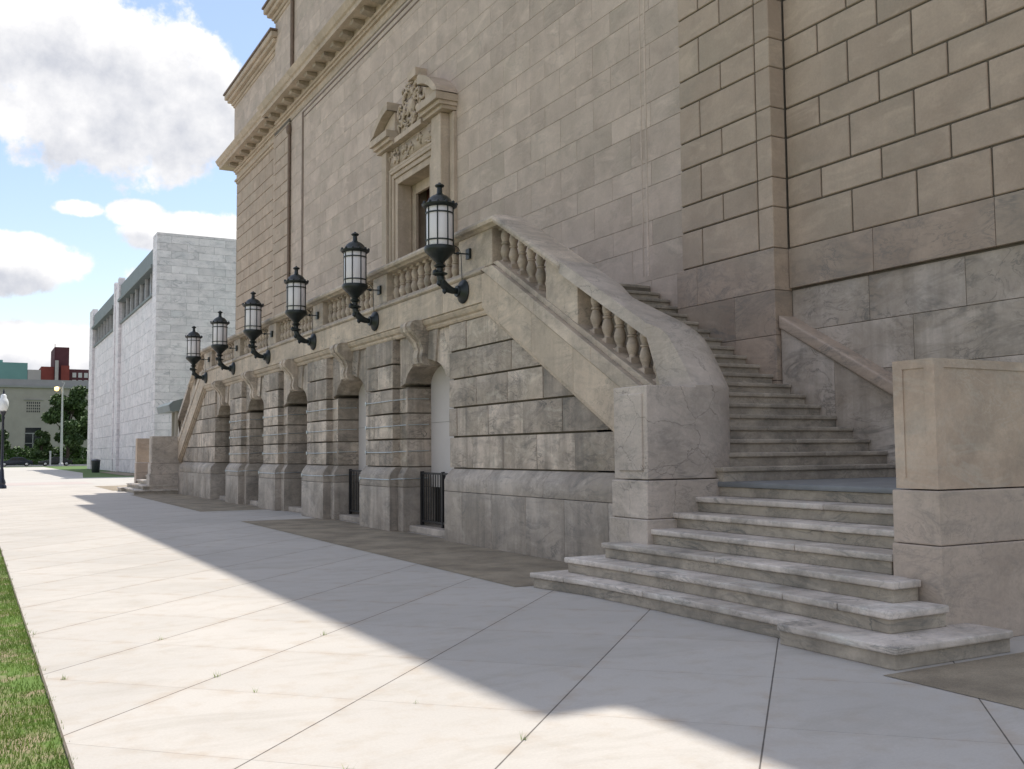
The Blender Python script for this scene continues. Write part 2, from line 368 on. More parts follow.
def area(p): return abs(sum(p[i][0] * p[(i + 1) % len(p)][1] - p[(i + 1) % len(p)][0] * p[i][1] for i in range(len(p)))) / 2
def mesh(fn, bw=0, seg=1):
    bm = bmesh.new(); fn(bm)
    if bw: bev(bm, bw, seg)
    else: fixn(bm)
    return bm

YC = 26.6
def my(y, far): return 2 * YC - y if far else y
# courses shared by every upper wall: tall and short rows in turn
def courses(z0, z1, tall=.662, short=.478, first='t'):
    z = z0; o = []; t = first == 't'
    while z < z1 - .05:
        h = tall if t else short; o.append((z, min(z + h, z1), t)); z += h; t = not t
    return o
def cuts(y0, y1, w, phase, mn=.12):
    k = math.ceil((y0 - phase) / w + 1e-6); c = [y0]
    while phase + k * w < y1 - mn:
        if phase + k * w > y0 + mn: c.append(phase + k * w)
        k += 1
    return c + [y1]
def blockwall(bm, xf, dep, y0, y1, rows, w, ph_t, ph_s, g, holes=(), jit=0.0, far=False):
    for z0, z1, t in rows:
        cs = cuts(y0, y1, w, ph_t if t else ph_s, .3)
        for a, b in zip(cs, cs[1:]):
            segs = [(a, b)]
            for hy0, hy1, hz0, hz1 in holes:
                if z1 > hz0 + .02 and z0 < hz1 - .02:
                    ns = []
                    for s, e in segs:
                        if e <= hy0 or s >= hy1: ns.append((s, e)); continue
                        if s < hy0: ns.append((s, hy0))
                        if e > hy1: ns.append((hy1, e))
                    segs = ns
            for s, e in segs:
                if e - s < .05: continue
                d = random.uniform(-jit, jit)
                ya, yb = (s + g / 2, e - g / 2) if not far else (2 * YC - e + g / 2, 2 * YC - s - g / 2)
                box(bm, xf + d, xf + dep, ya, yb, z0 + g / 2, z1 - g / 2)

# ================================================================== SETTING: ground
def sheet(name, x0, x1, y0, y1, z, m):
    bm = bmesh.new(); bm.faces.new([bm.verts.new(p) for p in ((x0, y0, z), (x1, y0, z), (x1, y1, z), (x0, y1, z))])
    return tag(out(name, bm, m), kind='structure')
sheet('ground', -900, 1200, -300, 1800, -.016, M['lawn'])
def ground_apron():
    bm = bmesh.new()
    bm.faces.new([bm.verts.new(p) for p in ((.5, -8, 0), (11.4, -8, 0), (11.4, 58, 0), (.5, 58, 0))])
    return tag(out('paved_walk', bm, M['pave']), kind='structure')
ground_apron()
sheet('lawn', -30, .5, -8, 30, -.012, M['soil'])
sheet('cross_path', -40, 12.5, 58, 78, .0, M['drive'])
sheet('side_walk', -40, .5, 30, 58, .0, M['drive'])
sheet('red_paving_strip', -30, 6.2, 60.5, 66.5, .004, M['red_pave'])
def far_walk():
    bm = bmesh.new()
    bm.faces.new([bm.verts.new(p) for p in ((-40, 78, -.001), (7.2, 78, -.001), (9.2, 100, -.001), (9.3, 158, -.001), (-40, 158, -.001))])
    return tag(out('far_walk', bm, M['drive']), kind='structure')
far_walk()
sheet('road', -200, 300, 166, 181, -.004, M['asph'])
sheet('far_pavement', -200, 300, 181, 184, .0, M['drive'])
def kerb():
    bm = bmesh.new(); box(bm, -200, 300, 180.8, 181.0, -.05, .12); fixn(bm); return tag(out('kerb', bm, M['greyp']), kind='structure')
kerb()
sheet('plaza_behind', -900, .0, -300, -8.02, -.008, M['drive'])
sheet('aggregate_strip', 5.7, 7.8, 10.42, 24.05, .004, M['aggr'])
sheet('aggregate_strip', 5.7, 7.8, 28.75, 42.8, .004, M['aggr'])
sheet('aggregate_strip', 5.7, 11.4, -8, 5.02, .004, M['aggr'])
sheet('aggregate_strip', 5.7, 11.4, 48.15, 56, .004, M['aggr'])
def edge_strip():
    bm = bmesh.new(); box(bm, .495, .509, -8, 30, -.05, .003); fixn(bm); return tag(out('path_edging', bm, M['joint']), kind='structure')
edge_strip()
# grass blades along the lawn edge (the part of the lawn in view)
def grass():
    rs = random.Random(3); vs = []; fs = []
    n = 0
    while n < 52000:
        y = 4.3 + 20 * rs.random() ** 1.5; x = .53 - 1.1 * rs.random() ** 1.2
        dens = .5 + .5 * sin(x * 5.1 + 1.7 * sin(y * 2.3)) * sin(y * 1.9 + 2 * sin(x * 3.3))
        if x > .5 and rs.random() < .7: continue
        if rs.random() > .22 + .9 * dens: continue
        if x > .5 and sin(y * 7) + sin(y * 17.3 + 1) + sin(y * 41) < .5: continue
        h = rs.uniform(.012, .045) * (1 + 1.0 * (rs.random() < .03)); a = rs.uniform(0, 2 * pi); w_ = rs.uniform(.0018, .004); ln = rs.uniform(0, .7) * h; b = rs.uniform(0, 2 * pi)
        dx, dy = w_ * cos(a), w_ * sin(a); i = len(vs)
        vs += [(x - dx, y - dy, -.012), (x + dx, y + dy, -.012), (x + ln * cos(b), y + ln * sin(b), -.012 + h)]; fs.append((i, i + 1, i + 2)); n += 1
    for k in range(26):
        jb = 4.72 + 1.31 * rs.randint(-1, 4); ja = rs.uniform(-5.5, -1.5)
        if k % 3 == 0: ja = -.265 + 1.285 * rs.randint(-5, -1); jb = rs.uniform(4, 9)
        cx, cy = (jb + ja) * .7071, (jb - ja) * .7071
        if cx < .5 or cx > 3: continue
        for _ in range(rs.randint(4, 14)):
            x = cx + rs.gauss(0, .012); y = cy + rs.gauss(0, .012); h = rs.uniform(.015, .05); b = rs.uniform(0, 2 * pi); a = b + pi / 2; i = len(vs)
            vs += [(x - .002 * cos(a), y - .002 * sin(a), 0), (x + .002 * cos(a), y + .002 * sin(a), 0), (x + h * .8 * cos(b), y + h * .8 * sin(b), h)]; fs.append((i, i + 1, i + 2))
    me = bpy.data.meshes.new('grass'); me.from_pydata(vs, [], fs); me.materials.append(M['blade'])
    o = bpy.data.objects.new('grass', me); S.collection.objects.link(o)
    tag(o, 'short patchy green grass with bare soil beside the pale paving', 'grass', kind='stuff')
grass()

# ================================================================== MUSEUM BUILDING
bld = empty('museum_building', (11.4, YC, 0), 'large beige stone museum with bracketed cornice and carved window surround, behind the terrace', 'building')
XM, XP, XR = 11.2, 11.1, 11.42
ROWS = courses(4.80, 15.15)
HOLE = (24.7, 27.55, 4.0, 9.9)
def f(bm):
    blockwall(bm, XM, .12, 14.0, 39.2, ROWS, 1.31, 14.30, 14.30 + .655, .007, [HOLE], .0015)
    blockwall(bm, XM - .01, .14, 11.7, 16.0, [(2.6, 3.3, 1), (3.3, 4.05, 0), (4.05, 4.80, 1)], 1.3, 12.4, 13.0, .007)
b1 = bmesh.new(); f(b1); bev(b1, .003)
box(b1, XM + .012, 30, 14.0, HOLE[0] - .02, 0, 15.3, 1); box(b1, XM + .012, 30, HOLE[1] + .02, 39.2, 0, 15.3, 1)
box(b1, XM + .014, 30, HOLE[0] - .02, HOLE[1] + .02, 9.95, 15.3, 1); box(b1, XM + 1.4, 30, HOLE[0] - .02, HOLE[1] + .02, 0, 9.95, 1)
out('wall', b1, [M['ashlar'], M['jointl']], bld)
# raised frame round the central panel
for far in (0, 1):
    bm = bmesh.new(); y = my(15.55, far) if far else 15.08; s = 1 if not far else -1
    for o_, w_ in ((0, .055), (.16, .04)):
        ya = y + s * o_; box(bm, XM - (.022 if far else .006), XM + .01, min(ya, ya + s * w_), max(ya, ya + s * w_), 4.9, 15.05)
    fixn(bm); out('panel_moulding', bm, M['pipe' if far else 'ashlar'], bld)
bm = bmesh.new(); box(bm, XM - .022, XM + .01, 15.6, 37.6, 14.99, 15.05); box(bm, XM - .02, XM + .01, 15.8, 37.4, 14.78, 14.82); fixn(bm); out('panel_moulding', bm, M['pipe'], bld)
# rusticated pilasters and end pavilions
for far in (0, 1):
    bm = bmesh.new()
    blockwall(bm, XP, .3, 12.0, 13.97, ROWS, 1.12, 12.28, 12.84, .028, far=far)
    for z0, z1, t in ROWS:      # narrow corner strips
        ya, yb = my(11.66, far), my(11.985, far); box(bm, XP, XP + .31, min(ya, yb), max(ya, yb), z0 + (.006), z1 - (.006))
    bev(bm, .012)
    y0, y1 = sorted((my(11.68, far), my(13.95, far)))
    box(bm, XP + .03, 30, y0, y1, 0, 15.3, 1)
    out('pilaster', bm, [M['tan'], M['joint']], bld)
    bm = bmesh.new()
    blockwall(bm, XR, .14, 3.6, 11.66, ROWS, 1.155, 8.04, 8.63, .03, far=far); bev(bm, .012)
    y0, y1 = sorted((my(3.65, far), my(11.66, far))); box(bm, XR + .03, 30, y0, y1, 0, 15.3, 1)
    if far:     # far end wall facing away, its edge seen
        for z0, z1, t in ROWS: box(bm, XR, XR + 1.0, 2 * YC - 3.66, 2 * YC - 3.6, z0 + .014, z1 - .014)
    fixn(bm); out('pavilion_wall', bm, [M['tan'], M['joint']], bld)
    # base courses under pilaster and pavilion
    bm = bmesh.new(); y0, y1 = sorted((my(11.64, far), my(14.1, far)))
    for a, b in ((0, 2.68), (2.68, 3.40), (3.40, 4.12), (4.12, 4.79)):
        for c, d in zip([y0, y0 + (.95 if b != 4.79 else 1.9)], [y0 + (.95 if b != 4.79 else 1.9), y1]): box(bm, XP - .02, XP + .4, c + .003, d - .003, a + .004, b - .003)
    bev(bm, .006); out('pilaster_base', bm, M['base'], bld)
    bm = bmesh.new()
    def band(z0, z1, xf, ph, w_, g=.008):
        cs = cuts(3.6, 11.63, w_, ph)
        for a, b in zip(cs, cs[1:]):
            ya, yb = sorted((my(a, far), my(b, far))); box(bm, xf, xf + .3, ya + g / 2, yb - g / 2, z0 + g / 2, z1 - g / 2)
    band(4.15, 4.79, XR - .04, 8.0, 1.95); bev(bm, .006); out('base_band', bm, M['base'], bld)
    bm = bmesh.new(); band(3.46, 4.125, XR + .02, 8.5, 1.6); band(2.75, 3.46, XR + .022, 7.6, 1.75); band(2.0, 2.75, XR + .02, 8.4, 1.7); band(0, 2.0, XR + .02, 8.4, 1.7); bev(bm, .005)
    out('base_wall', bm, M['basel'], bld)
# return walls (rear body)
bm = bmesh.new(); box(bm, 11.5, 30, 3.62, 2 * YC - 3.62, 15.3, 16.3); fixn(bm); out('core', bm, M['trim'], bld)
# entablature: architrave, frieze, dentil brackets, cornice
def ent(y0, y1, dx, nm):
    bm = bmesh.new(); X = XR - dx
    box(bm, X - .05, X + .6, y0, y1, 15.10, 15.20); box(bm, X - .12, X + .6, y0 - .06, y1 + .06, 15.205, 15.31)
    bev(bm, .02); out('architrave', bm, M['trim'], bld)
    bm = bmesh.new()
    prism(bm, [(X + .6, 15.98), (X - .70, 15.98), (X - .72, 16.12), (X - .79, 16.16), (X - .88, 16.32), (X - .90, 16.36), (X - .82, 16.40), (X + .6, 16.5)], 'y', y0 - .85 if y0 < 5 else y0 - .1, y1 + .85 if y1 > 48 else y1 + .1)
    box(bm, X - .02, X + .58, y0, y1, 15.312, 15.58); box(bm, X - .10, X + .58, y0, y1, 15.582, 15.68); box(bm, X - .17, X + .58, y0, y1, 15.682, 15.78); box(bm, X - .12, X + .58, y0, y1, 15.782, 15.977)
    fixn(bm)
    c = out('cornice', bm, M['trim'], bld)
    n = int((y1 - y0) / 1.03); st = (y1 - y0) / n
    for k in range(n):
        yy = y0 + (k + .5) * st
        bm = bmesh.new(); prism(bm, [(X - .122, 15.80), (X - .30, 15.81), (X - .50, 15.85), (X - .52, 15.87), (X - .52, 15.975), (X - .122, 15.975)], 'y', yy - .19, yy + .19); fixn(bm)
        out('modillion', bm, M['brack'], c)
M['brack'] = stone('bracket_stone', (.36, .32, .255), (.28, .25, .2), vein=(.2, .18, .15), veinamt=.2, streak=.4, rough=.8)
ent(3.6, 11.6, 0.0, 'a'); ent(41.6, 2 * YC - 3.6, 0.0, 'b'); ent(11.64, 41.56, .12, 'c')
# attic storeys
def attic(y0, y1, X, zt, nm):
    bm = bmesh.new()
    for z0, z1, t in courses(16.4, zt - .75, .66, .48):
        cs = cuts(y0, y1, 1.31, y0 + (.65 if t else 0))
        for a, b in zip(cs, cs[1:]): box(bm, X, X + .2, a + .003, b - .003, z0 + .003, z1 - .003)
    box(bm, X + .01, 30, y0 + .01, y1 - .01, 16.3, zt - .1, 1); fixn(bm)
    out('attic_wall', bm, [M['ashlar'], M['jointl']], bld)
    bm = bmesh.new()
    e0 = .45 if nm != 'near' else .45
    for (dx, a, b) in ((.06, zt - .78, zt - .66), (.14, zt - .655, zt - .5), (.3, zt - .495, zt - .33), (.42, zt - .325, zt - .08)):
        box(bm, X - dx, 30, y0 - dx, y1 + dx, a, b)
    bev(bm, .03); out('attic_cornice', bm, M['trim'], bld)
    bm = bmesh.new(); box(bm, X - .48, 30.2, y0 - .48, y1 + .48, zt - .075, zt); fixn(bm); out('roof_edge', bm, M['pipe'], bld)
attic(3.9, 12.0, 11.2, 19.65, 'near'); attic(41.3, 2 * YC - 3.9, 11.2, 19.65, 'far'); attic(12.08, 41.2, 11.05, 20.8, 'mid')
# downpipe
bm = bmesh.new(); tube(bm, [(10.98, 38.4, 16.5), (10.98, 38.4, 20.3)], .08, 8); tube(bm, [(11.12, 39.22, 4.7), (11.12, 39.22, 15.0)], .06, 8)
lathe(bm, [(.05, 0), (.10, .08), (.12, .25), (.08, .35), (.06, .4)], 11.1, 39.22, 14.6, 8); fixn(bm); out('downpipe', bm, M['pipe'], bld)
# window surround
def wsur():
    X = 10.98; y0, y1 = 24.95, 27.3; zt = 9.62; parts = []
    bm = bmesh.new()          # moulded frame in steps
    for k, (d, w_) in enumerate(((.0, .20), (-.05, .14), (-.10, .10))):
        o = [0, .2, .34][k]; a, b, t = y0 - o - w_, y1 + o + w_, zt + o + w_
        box(bm, X + d + .06, XM + .3, a, a + w_ - .002, 4.7, t); box(bm, X + d + .06, XM + .3, b - w_ + .002, b, 4.7, t); box(bm, X + d + .06, XM + .3, a + w_, b - w_, t - w_, t)
    bev(bm, .012); fr = out('window_surround', bm, M['trim'], bld)
    bm = bmesh.new()          # flanking strips, frieze
    for a, b in ((23.80, 24.42), (27.78, 28.15)):
        box(bm, X - .12, XM + .1, a, b, 4.7, 10.72)
    for a, b in ((23.50, 23.76), (28.18, 28.4)): box(bm, XM - .10, XM + .1, a, b, 4.7, 10.70)
    box(bm, X, XM + .1, 24.43, 27.77, 10.12, 10.72); box(bm, X - .05, XM + .08, 24.44, 27.76, 10.05, 10.13)
    bev(bm, .012); out('pilaster_strip', bm, M['trim'], bld)
    for s in (0, 1):          # broken segmental pediment halves
        yo, yi = (23.55, 24.75) if not s else (28.3, 27.0); sg = 1 if not s else -1
        bm = bmesh.new()
        # cornice block with moulded steps
        for dx, a, b in ((.10, 10.73, 10.83), (.20, 10.835, 10.94), (.30, 10.945, 11.14)):
            ya, yb = sorted((yo - sg * (dx * .4), yi)); box(bm, X - .12 - dx, XM + .08, ya, yb, a, b)
        N = 9; top = []; 
        for k in range(N + 1):
            t = k / N; yy = (yo - sg * .14) + (yi - yo + sg * .14) * t; zz = 11.16 + .82 * sin(t * pi / 2 * .92) ** .8; top.append((yy, zz))
        low = [(y_, z_ - .24) for y_, z_ in top]
        poly = top + [(yi, top[-1][1] - .26)] + [(y_, max(z_, 11.15)) for y_, z_ in low[::-1] if z_ > 11.16]
        prism(bm, poly, 'x', X - .40, XM + .08)
        poly2 = [(yo + sg * .15, 11.15)] + [(y_, z_ - .05) for y_, z_ in low if z_ > 11.25] + [(yi, 11.15)]
        prism(bm, poly2, 'x', X - .15, XM + .07)
        fixn(bm); out('pediment_half', bm, M['trim'], bld)
    bm = bmesh.new()          # carved relief: back slab plus interlaced raised strands
    prism(bm, [(24.9, 10.75), (26.95, 10.75), (27.05, 11.4), (26.75, 12.05), (26.45, 12.32), (25.85, 12.40), (25.3, 12.28), (24.9, 11.9), (24.82, 11.2)], 'x', X + .0, XM + .05)
    box(bm, X - .2, XM, 24.95, 26.9, 10.73, 10.88); box(bm, X - .12, XM + .1, 25.5, 26.1, 12.33, 12.56)
    fixn(bm); out('relief_panel', bm, M['trim'], bld)
    bm = bmesh.new(); rs = random.Random(5)
    for k in range(46):
        y = rs.uniform(25.1, 26.8); z = rs.uniform(10.95, 12.2); a = rs.uniform(0, 2 * pi); r0 = rs.uniform(.1, .28); pts = []; c = rs.choice((-1, 1)) * rs.uniform(2, 5)
        for i in range(8):
            pts.append((X - .02 - .05 * sin(i / 7 * pi), min(max(y, 24.98), 26.9), min(max(z, 10.9), 12.28))); y += cos(a) * r0 * .45; z += sin(a) * r0 * .45; a += c * .16
        tube(bm, pts, [.02, .035, .045, .05, .05, .045, .035, .02], 6)
    # seated shield in the middle
    lathe(bm, [(.02, -.12), (.16, -.1), (.27, -.03), (.30, .06)], X, 25.95, 11.6, 14, 'x')
    bmesh.ops.recalc_face_normals(bm, faces=bm.faces); out('carved_foliage', bm, M['trim'], bld, smooth=True)
    bm = bmesh.new()          # festoon band below relief
    
    for k in range(40):
        y = rs.uniform(24.6, 27.6); z = rs.uniform(10.25, 10.6); a = rs.uniform(0, 2 * pi); pts = []; c = rs.choice((-1, 1)) * 3
        for i in range(6): pts.append((X - .005 - .03 * sin(i / 5 * pi), min(max(y, 24.5), 27.7), min(max(z, 10.2), 10.66))); y += cos(a) * .07; z += sin(a) * .06; a += c * .2
        tube(bm, pts, [.015, .03, .04, .04, .03, .015], 6)
    box(bm, X - .012, X + .02, 24.5, 27.7, 10.19, 10.67)
    fixn(bm); out('frieze_carving', bm, M['trim'], bld, smooth=True)
    # reveal, wooden door leaf and frame
    bm = bmesh.new()
    box(bm, XM + .32, XM + .42, y0 - .04, y0 + .25, 4.7, zt); box(bm, XM + .32, XM + .42, y1 - .25, y1 + .04, 4.7, zt); box(bm, XM + .32, XM + .42, y0 + .25, y1 - .25, zt - .3, zt)
    box(bm, XM + .30, XM + 1.2, y0 - .2, y0 - .04, 4.7, zt + .1); box(bm, XM + .30, XM + 1.2, y1 + .04, y1 + .2, 4.7, zt + .1); box(bm, XM + .30, XM + 1.2, y0 - .2, y1 + .2, zt + .0, zt + .1)
    bev(bm, .01); w = out('window_reveal', bm, M['trim'], bld)
    bm = bmesh.new(); box(bm, XM + .7, XM + .78, y0 + .2, y1 - .2, 4.7, zt - .1)
    for k in range(4): box(bm, XM + .66, XM + .72, y0 + .25 + k * .52, y0 + .33 + k * .52, 4.7, zt - .15)
    fixn(bm); out('window_joinery', bm, M['wood'], w)
wsur()

# ================================================================== TERRACE (lower arcade)
ter = empty('entrance_terrace', (7.6, YC, 0), 'weathered rusticated marble terrace with five arched openings below a level balustrade', 'terrace')
CEN = [YC + (k - 2) * 4.37 for k in range(5)]
PIER = [YC + (k - 2.5) * 4.37 for k in range(6)]
ZR = [1.31, 1.88, 2.41, 2.93, 3.44, 3.96]
XF = 7.77
bm = bmesh.new()
box(bm, 8.62, 11.17, 15.02, 38.18, 0, 4.68); fixn(bm)
out('core', bm, M['joint'], ter)
bm = bmesh.new()
def arch_z(d): return 2.98 + .44 * sqrt(max(1 - (d / .985) ** 2, 0))
for i, c in enumerate(PIER[1:-1]):                       # piers between openings
    for z0, z1 in zip(ZR, ZR[1:]):
        if z0 < 2.9: box(bm, XF + .06, 8.6, c - 1.205, c + 1.205, z0 + .014, z1 - .014)
        else: box(bm, XF + .06, 8.6, c - .93, c + .93, z0 + .014, z1 - .014)
        dd = (0, .42, -.25, .1, .35)[ZR.index(z0)]
        for ya, yb in ((c - .8, c + dd * .6), (c + dd * .6, c + .8)): box(bm, XF - .10, XF + .2, ya + .006, yb - .006, z0 + .018, z1 - .018)
for c in CEN:                                            # voussoirs
    for s in (-1, 1):
        for (i0, i1, t0, t1, dx) in ((.20, .58, .30, .72, .0), (.58, .98, .72, 1.25, .04)):
            poly = [(c + s * (i0 + (i1 - i0) * sin(k_ / 8 * pi / 2)), arch_z(i0 + (i1 - i0) * sin(k_ / 8 * pi / 2))) for k_ in range(9)]
            if i1 > .9: poly += [(c + s * 1.25, 2.96)]
            poly += [(c + s * t1, 3.95), (c + s * t0, 3.95)]
            prism(bm, poly, 'x', XF - .02 + dx, 8.6)
for c in CEN: prism(bm, [(c - .195, arch_z(.19)), (c, arch_z(0)), (c + .195, arch_z(.19)), (c + .29, 3.95), (c - .29, 3.95)], 'x', XF - .0, 8.6)
for far in (0, 1):                                       # end walls: blocks cut by the stair slope
    for j, (z0, z1) in enumerate(zip(ZR, ZR[1:])):
        ylim = 16.62 if j < 3 else 16.60
        cs = cuts(10.2, ylim, (1.12, 1.22, 1.15, 1.3, 1.2)[j], (12.3, 12.63, 13.2, 12.9, 13.5)[j])
        for a, b in zip(cs, cs[1:]):
            poly = [(a + .008, z0 + .016), (b - .008, z0 + .016), (b - .008, z1 - .016), (a + .008, z1 - .016)]
            poly = clip(poly, -.555, 1, 3.42 - .555 * 13.83)
            if len(poly) >= 3 and area(poly) > .01:
                prism(bm, [(my(y, far), z) for y, z in poly], 'x', XF - .03 + random.uniform(-.008, .008), XF + .5)
bev(bm, .042, 2, 33)
box(bm, XF + .03, 8.5, 10.5, 16.55, 0, 2.0, 1); box(bm, XF + .03, 8.5, my(16.55, 1), my(10.5, 1), 0, 2.0, 1)
for far in (0, 1): prism(bm, [(my(10.5, far), 2.0), (my(16.55, far), 2.0), (my(16.55, far), 3.95), (my(14.95, far), 3.95), (my(10.55, far), 2.02)], 'x', XF + .03, 8.5, 1)
for c in PIER[1:-1]: box(bm, XF + .09, 8.58, c - 1.19, c + 1.19, 0, 2.95, 1); box(bm, XF + .09, 8.58, c - .9, c + .9, 2.95, 3.95, 1)
for c in CEN: box(bm, 8.05, 8.6, c - 1.3, c + 1.3, 3.46, 3.95, 1)
out('rusticated_wall', bm, [M['rust'], M['joint']], ter, auto=35)
# plinths
def plinth_poly(x):       # section in x,z
    return [(x, 0), (x, 1.12), (x + .05, 1.22), (x + .15, 1.30), (x + .9, 1.30), (x + .9, 0)]
def plfin(bm): bev(bm, .012, 2, 40); out('plinth', bm, M['plinth'], ter, auto=40)
for c in PIER[1:-1]:
    bm = bmesh.new()
    box(bm, 7.56, 7.9, c - .90, c + .90, .004, .897); prism(bm, [(7.56, .903), (7.56, 1.12), (7.60, 1.2), (7.69, 1.305), (8.0, 1.305), (8.0, .903)], 'y', c - .90, c + .90)
    box(bm, 7.74, 8.55, c - 1.2, c + 1.2, 0, .896); prism(bm, [(7.74, .902), (7.74, 1.12), (7.78, 1.2), (7.84, 1.30), (8.55, 1.30), (8.55, .902)], 'y', c - 1.2, c + 1.2)
    plfin(bm)
for far in (0, 1):
    bm = bmesh.new()
    cs = cuts(10.3, 16.56, 1.14, 12.4)
    for a, b in zip(cs, cs[1:]):
        ya, yb = sorted((my(a, far), my(b, far))); box(bm, 7.60, 8.3, ya + .002, yb - .002, 0, .897)
    ya, yb = sorted((my(10.3, far), my(16.56, far)))
    cs = cuts(10.3, 16.56, 1.9, 13.0)
    for a, b in zip(cs, cs[1:]):
        ya, yb = sorted((my(a, far), my(b, far)))
        prism(bm, [(7.60, .903), (7.60, 1.10), (7.64, 1.18), (7.76, 1.302), (8.3, 1.302), (8.3, .903)], 'y', ya + .0015, yb - .0015)
    plfin(bm)
# thresholds, door panels, gates
for i, c in enumerate(CEN):
    bm = bmesh.new(); box(bm, 7.86, 8.6, c - .985, c + .985, 0, .13); bev(bm, .015); out('threshold', bm, M['plinth'], ter)
    bm = bmesh.new()
    if i < 2:
        box(bm, 8.36, 8.42, c - .98, c + .98, .9, 3.5); box(bm, 8.355, 8.37, c - .98, c + .98, 2.21, 2.215, 1)
        fixn(bm); out('boarded_panel', bm, [M['panel'], M['joint']], ter, label='pale painted board closing the arch')
        bm = bmesh.new(); box(bm, 8.44, 8.5, c - .98, c + .98, .13, .9); fixn(bm); out('door', bm, M['dark'], ter)
    else:
        box(bm, 8.46, 8.5, c - .98, c + .98, .13, 3.5)
        for yy in (-.9, -.03, .84): box(bm, 8.40, 8.455, c + yy, c + yy + .07, .13, 3.3)
        for zz in (.14, 1.1, 2.5): box(bm, 8.402, 8.453, c - .83, c - .03, zz, zz + .08)
        fixn(bm); out('door', bm, M['dark'], ter)
# keystone consoles
def keystone(c):
    prof = [(7.95, 3.30), (7.72, 3.30), (7.66, 3.34), (7.63, 3.45), (7.66, 3.60), (7.60, 3.75), (7.50, 3.86), (7.40, 3.95), (7.37, 4.04), (7.40, 4.12), (7.48, 4.155), (7.95, 4.155)]
    bm = bmesh.new(); n = len(prof); L = []
    for s in (-1, 1):
        L.append([bm.verts.new((x, c + s * (.19 + .09 * (z - 3.3) / .85), z)) for x, z in prof])
    bm.faces.new(L[0]); bm.faces.new(L[1][::-1])
    for i in range(n): bm.faces.new([L[0][i], L[1][i], L[1][(i + 1) % n], L[0][(i + 1) % n]])
    # raised centre rib
    L2 = [[bm.verts.new((x - .03, c + s * .06, z)) for x, z in prof[1:-1]] + [bm.verts.new((7.8, c + s * .06, 4.15)), bm.verts.new((7.8, c + s * .06, 3.31))] for s in (-1, 1)]
    n = len(L2[0]); bm.faces.new(L2[0]); bm.faces.new(L2[1][::-1])
    for i in range(n): bm.faces.new([L2[0][i], L2[1][i], L2[1][(i + 1) % n], L2[0][(i + 1) % n]])
    fixn(bm); return out('keystone', bm, M['rust'], ter)
for c in CEN: keystone(c)
# level mouldings, band, base course, coping
XB = 7.60
LV = dict(dark=4.64, base=4.80, cb=5.40, ct=5.57, mold=3.96, bb=4.156)
y0, y1 = 15.0, 38.2
def strip(name, prof, y0, y1, w_, ph, m, g=.004, bw=.006, parent=None):
    bm = bmesh.new(); cs = cuts(y0, y1, w_, ph)
    for a, b in zip(cs, cs[1:]): prism(bm, prof, 'y', a + g / 2 * (a > y0), b - g / 2 * (b < y1))
    bev(bm, bw, 1, 30); return out(name, bm, m, parent or ter)
strip('string_moulding', [(8.0, 3.955), (7.73, 3.955), (7.70, 4.0), (7.71, 4.03), (7.66, 4.06), (7.63, 4.12), (7.625, 4.152), (8.0, 4.152)], y0, y1, 1.6, 16.2, M['band'])
strip('band', [(8.5, 4.156), (XB, 4.156), (XB, LV['dark'] - .004), (8.5, LV['dark'] - .004)], y0, y1, 2.185, 16.6, M['band'])
strip('balustrade_base', [(8.12, LV['dark'] + .004), (XB + .03, LV['dark'] + .004), (XB - .02, 4.68), (XB - .02, 4.72), (XB + .06, 4.76), (XB + .08, LV['base']), (8.12, LV['base'])], y0, y1, 2.185, 15.6, M['coping'])
COPP = [(8.13, .0), (7.66, .0), (7.62, .03), (7.56, .05), (7.545, .10), (7.56, .145), (7.62, .165), (7.85, .18), (8.13, .175), (8.17, .10), (8.13, .04)]
strip('coping', [(x, LV['cb'] + z) for x, z in COPP], y0 - .2, y1 + .2, 2.185, 16.8, M['coping'])
def postm(par, ya, yb, za0, za1, zb0, zb1, far=False):
    """post between ya..yb, bottom z at ya,yb, top z at ya,yb"""
    bm = bmesh.new(); prism(bm, [(my(ya, far), za0), (my(yb, far), zb0), (my(yb, far), zb1), (my(ya, far), za1)], 'x', 7.69, 8.08)
    bev(bm, .01); return out('balustrade_post', bm, M['coping'], par)
for c in PIER[1:-1]: postm(ter, c - .4, c + .4, LV['base'] - .002, LV['cb'] + .03, LV['base'] - .002, LV['cb'] + .03)
bal_me = None
def baluster(par, y, z0, h, far=False):
    global bal_me
    if bal_me is None:
        bm = bmesh.new()
        pr = [(.085, .0), (.085, .035), (.058, .045), (.05, .075), (.056, .10), (.078, .17), (.087, .225), (.078, .28), (.06, .35), (.052, .37), (.072, .385), (.072, .41), (.052, .425), (.058, .45), (.072, .50), (.079, .55), (.07, .60), (.055, .65), (.05, .67), (.07, .69)]
        pr = [(r, z / .75) for r, z in pr]
        lathe(bm, pr, 0, 0, 0, 14)
        box(bm, -.10, .10, -.10, .10, -.16, .035); box(bm, -.085, .085, -.085, .085, .915, 1.16)
        fixn(bm); me = bpy.data.meshes.new('baluster'); bm.to_mesh(me); bm.free(); me.materials.append(M['balus'])
        for p in me.polygons: p.use_smooth = True
        me.set_sharp_from_angle(angle=radians(40)); bal_me = me
    o = bpy.data.objects.new('baluster', bal_me); S.collection.objects.link(o); o.parent = par
    base = par; off = Vector((0, 0, 0))
    while base is not None: off += base.location; base = base.parent
    o.location = Vector((7.87, my(y, far), z0)) - off; o.scale = (1, 1, h); return o
for a, b in zip(PIER, PIER[1:]):
    s0 = a + .40 if a > PIER[0] else a + .42; s1 = b - .40 if b < PIER[-1] else b - .42
    n = 11
    for k in range(n): baluster(ter, s0 + (k + .5) * (s1 - s0) / n, LV['base'], .60)

